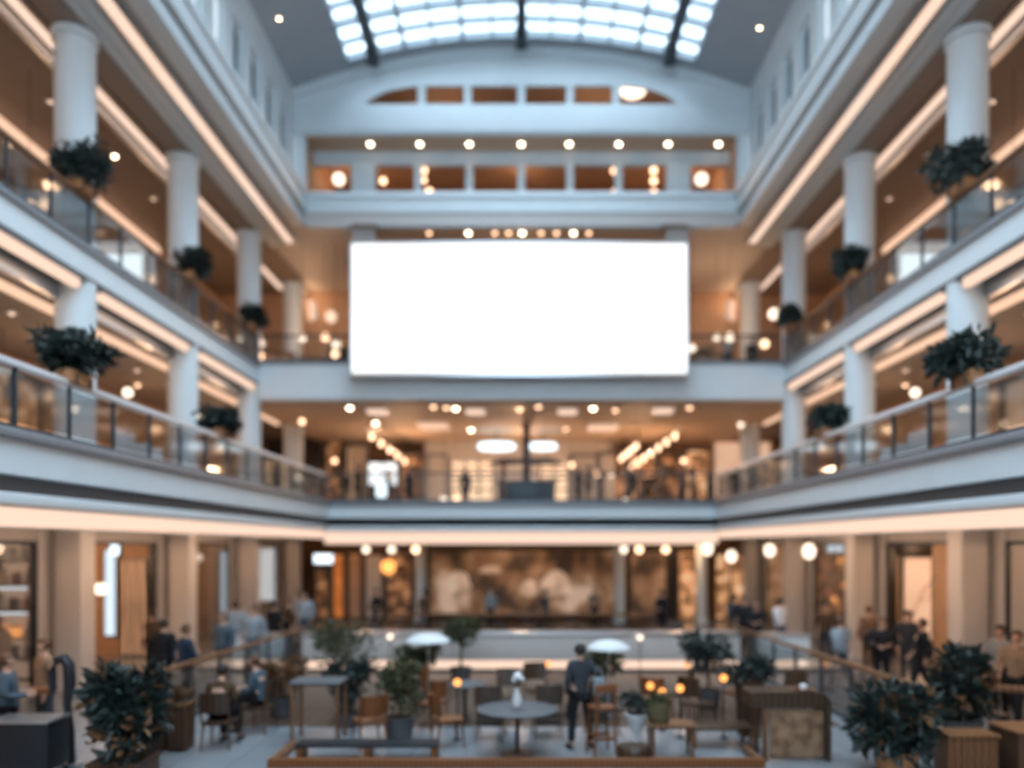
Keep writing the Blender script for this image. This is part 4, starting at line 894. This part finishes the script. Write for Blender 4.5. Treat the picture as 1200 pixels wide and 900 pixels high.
for z in (.82, 1.3, 1.93, 2.5, 3.05):
    x = -.86; k = 0
    while x < .8:
        w = rnd.uniform(.08, .13); c = rnd.randrange(8)
        if z > 2.9: c = 3
        if abs(x + w) < .06 or abs(x) < .06: x += .12; continue
        lab = f'{CN[c]} {"bottle" if k % 2 else "jar"} on the {SHN[z]} shelf of the near left shop, {ORD[k]} from its left'
        if k % 2:
            b = thing('bottle', lab, 'bottle', (-12.05 + x + w, 18.15, z + .004), 0, 'goods on the near left shop shelves')
            MB().lathe([(w * .7, 0), (w * .75, .02), (w * .75, .2), (w * .3, .27), (w * .28, .33)], 12).build('glass_body', GM[c], b); MB().lathe([(w * .32, .33), (w * .32, .37)], 10).build('cap', M['black'], b)
        else:
            b = thing('jar', lab, 'jar', (-12.05 + x + w, 18.15, z + .004), 0, 'goods on the near left shop shelves')
            MB().lathe([(w * .8, 0), (w * .9, .03), (w * .9, .2), (w * .75, .24)], 12).build('jar_body', GM[c], b); MB().lathe([(w * .8, .24), (w * .8, .28)], 12).build('lid', M['wood'], b)
        x += 2 * w + .05; k += 1
for i, (off, z) in enumerate(((.1, 3.3), (.45, 3.3), (.8, 3.3))):
    pendant(-(11.3 + off * 1.6), 17.3, 3.38, 3.78, f'round warm lamp over the near left shelves, {ORD[i]} from the aisle', 'globe', .15, 'lamps over the near left shelves')
t = thing('mannequin_bust', 'cream dress bust beside the near left shelves', 'bust', (-11.35, 17.4, 0))
MB().lathe([(.19, 0), (.19, .03), (.03, .06), (.025, .9), (.08, .92)], 18).build('stand', M['black'], t); MB().lathe([(.1, .9), (.15, 1.0), (.125, 1.16), (.17, 1.36), (.12, 1.5), (.05, 1.54), (.05, 1.62)], 20).build('torso', M['beige'], t)
# second left shop
against(-1, 1, .03, .4, .6, 3.3, 'glowpane', 'light_column', 'tall cool white light column right of the near left column', 'light column') .location.x = -12.55
against(-1, 1, 1.15, .36, 3.05, 3.45, 'coolw', 'shop_sign', 'small cool white sign at the top of the second left shop', 'sign')
against(-1, 1, .35, .8, 0, 3.0, GOOD3, 'poster_panel', 'tan and dark poster panel in the second left shop', 'poster')
against(-1, 1, .12, .2, 0, 3.4, DARKG, 'door_frame_post', 'dark door frame post in the second left shop', 'door frame', 'black')
against(-1, 1, .0, .10, 1.9, 3.0, 'coolw', 'light_column', 'short cool white light strip beside the second left ground column', 'light column')
pendant(-12.3, 23.2, PZ(690, 23.2), 3.78, 'cream globe lamp hanging in the second left shop', 'globe', .17)
# third left shop
against(-1, 2, .41, .6, 0, 3.1, M['tan'], 'poster_panel', 'plain tan display panel in the third left shop', 'poster', 'midwood')
against(-1, 2, .03, .34, .3, 3.2, 'glowpane', 'glass_door', 'dark framed door with a bluish pane in the third left shop', 'door', 'black')
for i, (a, b) in enumerate(((11.9, 3.05), (12.05, 2.85), (11.85, 2.75))): pendant(-a, 29.2 - .4 * i, b - .1, 3.78, f'warm globe of the lamp cluster in the third left shop, {ORD[i]} from the top', 'globe', .16, 'lamp cluster in the third left shop')
# fourth left shop
against(-1, 3, .06, .82, .85, 3.3, 'screen', 'lit_window', 'glaring white lit window in the fourth left shop', 'window')
# near right shop
against(1, 0, .0, 1.5, 0, 3.5, BEI, 'display_wall', 'softly glowing beige display wall in the near right shop', 'display wall', 'beige', .1)
t = thing('display_stack', 'stand with stacked dark and amber goods in the near right shop', 'display stand', (11.75, 17.5, 0))
MB().box(-.3, .3, -.2, .2, 0, 1.5, .02).build('plinth', M['midwood'], t); MB().box(-.26, .26, -.16, .16, 1.5, 1.9, .03).build('box', M['darkwood'], t); MB().ball((-.1, 0, 2.05), .16).build('amber_ball', M['amber'], t)
MB().box(0, .24, -.1, .1, 1.9, 2.5, .05).build('dark_case', M['char'] if 'char' in M else M['pot'], t); MB().lathe([(.1, 2.5), (.14, 2.6), (.06, 2.75)], 14, (.12, 0, 0)).build('finial', M['black'], t)
against(1, 0, 1.15, .3, 3.52, 3.7, 'coolw', 'light_panel', 'small white ceiling light over the near right shop', 'ceiling light', dy=1.0)
# second right shop
against(1, 1, .55, .92, .3, 3.05, BEI, 'display_wall', 'glowing beige panel with a bare branch in the second right shop', 'display wall', 'frame')
against(1, 1, .42, 1.05, 3.08, 3.42, DARKG, 'dark_grille', 'black grille above the beige panel in the second right shop', 'grille', 'black')
against(1, 1, .10, .28, 0, 3.42, DARKG, 'door_frame_post', 'black door post left of the beige panel in the second right shop', 'door frame', 'black')
against(1, 1, .0, .12, .6, 3.3, 'glowpane', 'light_column', 'pale strip beside the second right ground column', 'light column')
t = thing('branch', 'bare brown branch leaning across the beige panel in the second right shop', 'branch', (12.0, 23.75, 0))
MB().tube([(-.35, 0, .0), (-.3, 0, 1.3), (0, 0, 2.0), (.45, 0, 2.5)], [.03, .028, .02, .01], 7).tube([(-.1, 0, 1.75), (.1, 0, 1.8), (.4, 0, 2.0)], [.018, .012, .006], 6).build('stem', M['bark'], t); MB().lathe([(.16, 0), (.2, .4)], 16, (-.35, 0, 0)).build('vase', M['pot'], t)
# third right shop
against(1, 2, .05, 1.15, 0, 3.4, GOOD, 'display_wall', 'dark display wall with amber goods in the third right shop', 'display wall', 'black')
against(1, 2, .4, .7, 3.1, 3.45, 'coolw', 'shop_sign', 'pale oval sign over the third right shop', 'sign', 'frame', dy=.2)
for i, (a, z) in enumerate(((11.75, 2.85), (12.05, 2.45), (11.9, 1.95), (11.5, 1.4))): pendant(a, 29.2, z, 3.78, f'amber globe lamp in the third right shop, {ORD[i]} from the top', 'amber', .14, 'amber lamps in the third right shop')
pendant(12.35, 29.0, 2.75, 3.78, 'cream globe lamp at the right of the third right shop', 'globe', .14)
# fourth right shop
against(1, 3, .02, 1.0, 0, 3.45, GOOD2, 'display_wall', 'glowing orange and cream display wall in the fourth right shop', 'display wall', 'wood')
# ------------------------------------------------------------------ side galleries
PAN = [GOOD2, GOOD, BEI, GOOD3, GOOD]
PN = ['cream and orange lit', 'dark amber', 'glowing beige', 'brown striped', 'dark amber']
for s in (-1, 1):
    d = SIDE[s]; k = 0
    for i in range(2, 5):
        for h in range(2):
            y0 = YC[i - 1] + (YC[i] - YC[i - 1]) * h / 2 + .1; y1 = y0 + 2.75
            j = (k + (2 if s > 0 else 0)) % 5
            side_window(s, y0, y1, 14.6, 5.0, 8.4, PAN[j], f'{PN[j]} shop front in the {d} middle gallery, {ORD[k]} from the camera')
            j = (k + (1 if s > 0 else 3)) % 5
            side_window(s, y0, y1, 14.24, 10.15, 13.7, PAN[j], f'{PN[j]} shop front in the {d} top gallery, {ORD[k]} from the camera', 'midwood')
            k += 1
    t = thing('display_board', f'glaring white freestanding display board behind the {d} top gallery rail', 'display board', (PX(611 + s * 472, 21.2), 21.2, 10.15))
    MB().box(-.62, .62, -.04, .04, .12, 1.02, .02).build('board', M['coolw'], t); MB().box(-.66, .66, .04, .09, .08, 1.06, .02).build('backing', M['frame'], t)
    for a in (-1, 1): MB().box(a * .5 - .03, a * .5 + .03, -.2, .2, 0, .08).build('foot', M['frame'], t)
    pendant(s * 12.5, 25.2, 8.25, 9.0, f'warm globe pendant in the {d} middle gallery, nearer of two', 'globe', .15)
    pendant(s * 12.4, 30.4, 8.25, 9.0, f'warm globe pendant in the {d} middle gallery, farther of two', 'globe', .2)
    t = thing('lounge_chair', f'white rounded lounge chair behind the {d} middle gallery rail', 'chair', (s * 8.6, 17.9, 5.0), s * PI / 2)
    MB().box(-.4, .4, -.38, .38, .18, .46, .1, 3).build('seat', M['potw'], t); MB().box(-.42, .42, -.45, -.28, .3, .98, .08, 3).build('backrest', M['potw'], t)
    for a in (-1, 1):
        MB().box(a * .36 - .07, a * .36 + .07, -.36, .36, .3, .64, .06, 3).build('armrest', M['potw'], t)
        for b in (-1, 1): MB().cyl((a * .3, b * .3, 0), (a * .3, b * .3, .2), .025, n=10).build('leg', M['wood'], t)
    for i, (y, lx, z) in enumerate(((14.2, 13.2, 6.6), (17.2, 13.6, 6.9), (20.5, 13.4, 6.2), (23.4, 13.6, 6.6), (26.8, 13.5, 6.3), (28.8, 12.6, 6.2))):
        pendant(s * lx, y, z, 9.0, f'small amber pendant in front of the {d} middle gallery shops, {ORD[i]} from the camera', 'bulb2', .1, 'amber gallery pendants')
    for i, (y, lx, z) in enumerate(((16.4, 12.9, 12.3), (20.0, 12.4, 12.0), (24.0, 12.8, 12.0), (27.6, 12.6, 11.9))):
        pendant(s * lx, y, z, 15.4, f'small warm pendant in the {d} top gallery, {ORD[i]} from the camera', 'bulb2', .1, 'top gallery pendants')
# ------------------------------------------------------------------ rear of the middle level
Y = 41.5
for a in [(312, 332, 510, 600, DARKG, 'dark doorway at the far left of the rear middle level'), (346, 376, 510, 600, DARKG, 'wide black doorway left of the lit shops on the rear middle level'),
          (380, 402, 515, 600, GOOD, 'dark amber shop window on the rear middle level, beside the black doorway'), (404, 432, 520, 600, GOOD3, 'striped brown shop window on the rear middle level'),
          (468, 498, 530, 600, GOOD, 'amber shop window right of the twin white windows on the rear middle level'), (500, 525, 532, 600, GOOD3, 'striped shop window left of the cream shelves on the rear middle level'),
          (668, 700, 532, 600, GOOD3, 'striped shop window right of the kiosk on the rear middle level'), (702, 735, 530, 600, GOOD, 'amber shop window under the right track lamps on the rear middle level'),
          (738, 768, 532, 600, GOOD2, 'cream and orange shop window on the right of the rear middle level'), (770, 800, 530, 600, GOOD, 'dark amber shop window on the right of the rear middle level'), (802, 832, 526, 600, GOOD2, 'bright orange shop window beside the beige wall on the rear middle level'),
          (836, 878, 516, 600, BEI, 'softly glowing beige shop wall at the right of the rear middle level'), (884, 905, 516, 600, BEI, 'narrow glowing beige wall behind the right rear column')]:
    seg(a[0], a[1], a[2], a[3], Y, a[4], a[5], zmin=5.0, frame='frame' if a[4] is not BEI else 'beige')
struct('wall_shop_upper', MB().box(PX(498, 41.6), PX(720, 41.6), 41.6, 41.9, 5, PZ(508, 41.6)), M['soffit'], 'grey wall over the central shops on the rear middle level', 'wall')
for i, px in enumerate((440, 457)):
    t = thing('lit_window', f'small glaring white window on the rear middle level, {("left", "right")[i]} of the twins', 'window', (PX(px, 40.5), 40.5, PZ(568, 40.5)))
    MB().box(-.33, .33, 0, .06, .0, 1.1, .08, 3).build('pane', M['screen'], t); MB().box(-.37, .37, .06, .12, -.04, 1.14, .04).build('frame', M['frame'], t)
    MB().box(-.3, .3, .02, .12, 5.0 - t.location.z, -.04).build('pedestal', M['darkwood'], t)
t = thing('lit_window', 'lower cool white display below the twin white windows', 'display', (PX(447, 39.6), 39.6, 5.0))
MB().box(-.3, .3, .04, .3, 0, .75, .03).build('plinth', M['darkwood'], t); MB().box(-.28, .28, 0, .3, .8, 1.5, .1, 3).build('screen', M['coolw'], t); MB().box(-.2, .2, .05, .25, .75, .8).build('foot', M['frame'], t)
for i, (px, w) in enumerate(((582, .95), (636, .72))):
    t = thing('ceiling_panel_light', f'oval cool white lamp over the central kiosk, {("larger left", "smaller right")[i]} one', 'ceiling light', (PX(px, 38), 38, PZ(524, 38)))
    MB().lathe([(w * .9, -.1), (w, 0), (w * .9, .16)], 28).build('diffuser', M['coolw'], t); MB().cyl((0, 0, .16), (0, 0, 8.86 - t.location.z), .03, n=8).build('rod', M['frame'], t)
# cream shelves: two lit display units with goods
def display_unit(px0, px1, Y, label, n=3):
    x0, x1 = PX(px0, Y), PX(px1, Y); w = (x1 - x0) / 2
    t = thing('display_unit', label, 'display unit', ((x0 + x1) / 2, Y, 5.0))
    MB().box(-w, w, .4, .45, 0, 2.7).build('back_panel', M['panelw'], t)
    for z in (.7, 1.25, 1.8, 2.35): MB().box(-w, w, 0, .4, z - .03, z + .03).build('shelf', M['wood'], t)
    for x in [-w + 2 * w * k / n for k in range(n + 1)]: MB().box(x - .04, x + .04, 0, .4, 0, 2.72).build('upright', M['darkwood'], t)
    MB().box(-w, w, .02, .4, 0, .6).build('cupboard', M['darkwood'], t)
    return t
display_unit(528, 578, 40.5, 'wide cream lit display shelves left of the kiosk on the rear middle level')
display_unit(633, 666, 40.5, 'cream lit display shelves right of the kiosk on the rear middle level', 2)
t = thing('kiosk', 'dark blue black kiosk with pole and canopy at the centre of the rear middle level', 'kiosk', (PX(617, 35), 35, 5.0))
MB().box(-1.25, 1.25, -.5, .5, 0, 1.15, .03).build('counter', M['frame'], t); MB().box(-1.35, 1.35, -.6, .6, 1.15, 1.22, .02).build('worktop', M['black'], t)
MB().box(-.16, .16, .1, .42, 1.22, 3.84, .02).build('pole', M['black'], t); MB().prism([(-1.7, -.4, 1.95), (-1.1, -.4, 2.2), (1.1, -.4, 2.2), (1.7, -.4, 1.95)], (0, .5, 0)).build('canopy', M['darkwood'], t)
for i, (px, y) in enumerate(((590, 33.5), (705, 36), (735, 33.4), (752, 35.2), (778, 33.2), (812, 34.6), (492, 34.2), (456, 36))):
    t = thing('wooden_post', f'slim tan timber display post on the rear middle level, {ORD[[590,705,735,752,778,812,492,456].index(px)]} of eight', 'post', (PX(px, y), y, 5.0), 0, 'timber posts on the rear middle level')
    MB().box(-.11, .11, -.11, .11, .06, 1.75, .015).build('shaft', M['wood'], t); MB().box(-.2, .2, -.2, .2, 0, .06, .01).build('base', M['black'], t); MB().box(-.15, .15, -.15, .15, 1.75, 1.8, .01).build('cap', M['wood2'], t)
def track(p0, p1, n, label):
    p0, p1 = Vector(p0), Vector(p1); t = thing('pendant_track', label, 'track light', p0)
    q = p1 - p0; MB().tube([(0, 0, 0), q], .05, 8).build('rail', M['steel'], t)
    for k in range(n):
        c = q * ((k + .5) / n); MB().cyl(c + Vector((0, 0, -.02)), c + Vector((0, 0, -.2)), .07, .09, 10).ball(c + Vector((0, 0, -.2)), .10, (1, 1, .8), 10, 7).build('spot_lamp', M['bulb2'], t)
    for c in (q * .05, q * .95): MB().cyl(c, c + Vector((0, 0, 8.86 - (p0.z + c.z))), .012, n=6).build('hanger', M['frame'], t)
    return t
track((PX(796, 32), 32, PZ(503, 32)), (PX(730, 41), 41, PZ(552, 41)), 8, 'long line of warm track lamps receding on the right of the rear middle level')
track((PX(748, 36), 36, PZ(517, 36)), (PX(726, 40.5), 40.5, PZ(536, 40.5)), 5, 'short line of warm track lamps left of the long right line')
track((PX(430, 32), 32, PZ(503, 32)), (PX(478, 40), 40, PZ(540, 40)), 5, 'line of warm track lamps receding on the left of the rear middle level')
for i, (px, py, y) in enumerate(((370, 577, 33.7), (520, 586, 32), (535, 586, 32), (560, 588, 32.5), (640, 590, 32), (733, 588, 32), (801, 540, 36), (777, 550, 36), (700, 555, 37), (716, 556, 38), (670, 545, 38), (350, 560, 33), (392, 540, 36), (868, 498, 34), (354, 494, 33))):
    pendant(PX(px, y), y, PZ(py, y), 8.86, f'small warm bulb on a long cord, rear middle level, {ORD[i]} of fifteen', ('bulb2', 'globe')[i % 2], .11 if py < 580 else .14, 'bulbs of the rear middle level')
# ------------------------------------------------------------------ rear of the top level
for s in (-1, 1):
    d = SIDE[s]
    t = thing('wall_sconce', f'tall warm wall sconce beside the {d} end of the billboard', 'wall lamp', (s * 10.0, 37.94, 14.55))
    MB().box(-.2, .2, 0, .06, -.3, .5, .02).build('back_plate', M['steel'], t); MB().lathe([(.06, -.5), (.14, -.3), (.17, .4), (.12, .5)], 20, (0, -.18, 0)).build('shade', M['stripsoft'], t)
    t = thing('console_table', f'dark console table behind the bridge rail on the {d}', 'table', (s * 8.4, 35.5, 10.15))
    MB().box(-1.1, 1.1, -.25, .25, .82, .9, .015).build('tabletop', M['darkwood'], t)
    for a in (-1, 1):
        for b in (-1, 1): MB().box(a * 1.0 - .04, a * 1.0 + .04, b * .2 - .04, b * .2 + .04, 0, .82).build('leg', M['darkwood'], t)
    MB().box(-1, 1, -.2, .2, .2, .26).build('lower_shelf', M['midwood'], t)
    t = tree(s * 8.5, 37.0, f'dark potted tree on the bridge level beside the {d} end of the billboard', 1.9, .6, 1.1, 90 + s, 'leaf', .5); t.location.z = 10.15
for i, (px, py, y, m, r) in enumerate(((388, 371, 34, 'bulb3', .26), (354, 396, 31.5, 'globe', .15), (381, 395, 32, 'bulb2', .15), (394, 404, 32.0, 'globe', .16), (393, 415, 31.3, 'bulb2', .14), (306, 402, 32, 'globe', .15), (306, 417, 32.6, 'bulb2', .14),
                                       (840, 395, 32, 'globe', .14), (855, 395, 31.6, 'globe', .17), (811, 408, 31.4, 'globe', .14), (896, 403, 32, 'bulb2', .16), (907, 368, 33, 'globe', .22), (818, 272, 33, 'bulb2', .14), (815, 283, 33.8, 'bulb2', .14))):
    pendant(PX(px, y), y, PZ(py, y), Z4, f'warm globe pendant on the bridge level, {ORD[i if i < 7 else i - 7]} of the {"left" if px < 611 else "right"} seven', m, r, 'globe pendants of the bridge level')
for i, (px, w, z) in enumerate(((328, .6, 1.3), (366, .5, 1.1), (895, .5, 1.1), (830, .6, 1.2))):
    t = thing('display_cabinet', f'brown display cabinet on the bridge level, {ORD[i] if i < 2 else ("second", "first")[i - 2]} from the {"left" if i < 2 else "right"} columns', 'cabinet', (PX(px, 33.5), 33.5, 10.15))
    MB().box(-w, w, -.25, .25, .06, z, .02).build('body', M['midwood'], t); MB().box(-w - .04, w + .04, -.29, .29, z, z + .05, .01).build('top', M['wood2'], t); MB().box(-w + .05, w - .05, -.2, .2, 0, .06).build('plinth', M['black'], t)
    for a in (-1, 1): MB().box(a * w / 2 - w / 2 + .04, a * w / 2 + w / 2 - .04, -.27, -.25, .1, z - .04, .005).build('door', M['tan'], t)
# rear balcony lamps
for i, (px, py, r, m) in enumerate(((397, 210, .24, 'globe'), (822, 210, .25, 'globe'), (449, 212, .13, 'bulb2'), (497, 200, .13, 'bulb2'), (497, 211, .1, 'bulb2'), (503, 225, .15, 'bulb2'), (720, 200, .13, 'bulb2'), (720, 226, .13, 'bulb2'), (766, 200, .13, 'bulb2'), (766, 212, .13, 'bulb2'), (766, 226, .14, 'bulb2'))):
    y_ = 32.3 + .42 * (i % 4); pendant(PX(px, y_), y_, PZ(py, y_), 19.5, f'{"big" if i < 2 else "small"} warm globe pendant on the rear balcony, {ORD[[397, 449, 497, 497.5, 503, 720, 720.5, 766, 766.5, 767, 822].index(px + (.5 if i in (4, 7, 9) else 1 if i == 10 else 0))]} from the left', m, r)
t = thing('pendant_lamp', 'wide oval glowing lamp in the right end of the arched gable opening', 'pendant lamp', (PX(742, 31.2), 31.2, PZ(106, 31.2)))
MB().ball((0, 0, 0), .5, (1, 1, .42), 20, 12).build('shade', M['globe'], t); MB().cyl((0, 0, .2), (0, 0, 1.0), .015, n=6).build('cord', M['black'], t)

# ================================================================== sub-parts: pieces that belong to a part of their thing
HOST = {'soil': ('pot', 'planter_box', 'trough', 'goblet', 'rim'), 'hair': ('body',), 'eyes': ('body',), 'pane': ('window_frame', 'frame'), 'cap': ('glass_body', 'globe', 'shaft'),
        'lid': ('jar_body',), 'lamp': ('rim',), 'diffuser': ('panel_frame', 'housing'), 'display_panel': ('frame',), 'mullion': ('frame',), 'screen': ('case',), 'bezel': ('case',),
        'wicker_apron': ('seat',), 'glow_strip': ('body',), 'shelf_light': ('back_panel',), 'flowers': ('stems',), 'strap': ('bag_body',), 'door': ('body',), 'spot_lamp': ('rail',), 'panel': ('frame',)}
def stem_name(o): return o.name.split('.')[0]
for t in [o for o in COL.objects if o.parent is None and o.children]:
    kids = list(t.children)
    if len(kids) < 3: continue
    for c in kids:
        for hn in HOST.get(stem_name(c), ()):
            h = next((k for k in kids if stem_name(k) == hn and k is not c), None)
            if h is not None:
                c.parent = h; c.location = c.location - h.location
                break
SKYS, EXPO = 8.5, 0.0
UNSEEN_LAMPS = []  # added unseen point lamps, most without a fixture, as warm fill
for s in (-1, 1):
    for y in (9.5, 15.5, 21.4, 27.4, 33.2):
        UNSEEN_LAMPS += [(s * 13, y, 3.4, 150), (s * 12.6, y, 7.4, 60), (s * 12.8, y, 12.6, 34)]
for x in (-7, 0, 7): UNSEEN_LAMPS += [(x, 34, 3.2, 70), (x * .8, 38, 6.9, 260), (x * 1.2, 34, 12.9, 150), (x, 33.5, 18.6, 40)]
UNSEEN_LAMPS += [(-10, 37.3, 14.9, 30), (10, 37.3, 14.9, 30), (-3, 33, 20.6, 25), (3, 33, 20.6, 25)]  # pair at the wall sconces, then unseen fill in the attic
def striplight(x, y, z, ln, e, roll):
    l = bpy.data.lights.new('strip_glow', 'AREA'); l.shape = 'RECTANGLE'; l.size = .2; l.size_y = ln; l.energy = e; l.color = (1, .66, .44)
    o = bpy.data.objects.new('strip_glow', l); COL.objects.link(o); o.location = (x, y, z); o.rotation_euler = (0, roll, 0)
for s in (-1, 1): striplight(s * 7.86, 11, 3.62, 37, 430, -s * .95)
# ================================================================== LIGHT AND CAMERA
w = bpy.data.worlds.new('sky'); scene.world = w; w.use_nodes = True
bg = w.node_tree.nodes['Background']; bg.inputs['Color'].default_value = (.85, .93, 1.0, 1); bg.inputs['Strength'].default_value = SKYS
def lamp(x, y, z, e, col=WARM, r=.15, kind='POINT', name='unseen_lamp'):
    l = bpy.data.lights.new(name, kind); l.energy = e; l.color = col; l.shadow_soft_size = r
    o = bpy.data.objects.new(name, l); COL.objects.link(o); o.location = (x, y, z); return o
for a in UNSEEN_LAMPS: lamp(*a)
pt = bpy.data.lights.new('skylight_portal', 'AREA'); pt.shape = 'RECTANGLE'; pt.size = 13.2; pt.size_y = 35; pt.cycles.is_portal = True
po = bpy.data.objects.new('skylight_portal', pt); COL.objects.link(po); po.location = (0, 11.5, 22.9)
cam = bpy.data.cameras.new('camera'); co = bpy.data.objects.new('camera', cam); COL.objects.link(co)
co.location = (0, 0, EYE); co.rotation_euler = (PI / 2, 0, 0)
cam.sensor_width = 36; cam.sensor_fit = 'HORIZONTAL'; cam.lens = F / 1200 * 36
cam.shift_x = -(VX - 600) / 1200; cam.shift_y = (VY - 450) / 1200
cam.clip_end = 200
cam.dof.use_dof = True; cam.dof.focus_distance = 6.5; cam.dof.aperture_fstop = .32
scene.camera = co
vs = scene.view_settings; vs.view_transform = 'Standard'; vs.look = 'None'; vs.exposure = EXPO; vs.gamma = 1; vs.use_curve_mapping = False
scene.cycles.use_denoising = True; scene.cycles.max_bounces = 7; scene.cycles.diffuse_bounces = 4; scene.cycles.transparent_max_bounces = 24
scene.cycles.sample_clamp_indirect = 4.0; scene.cycles.use_light_tree = True
scene.cycles.caustics_reflective = False; scene.cycles.caustics_refractive = False
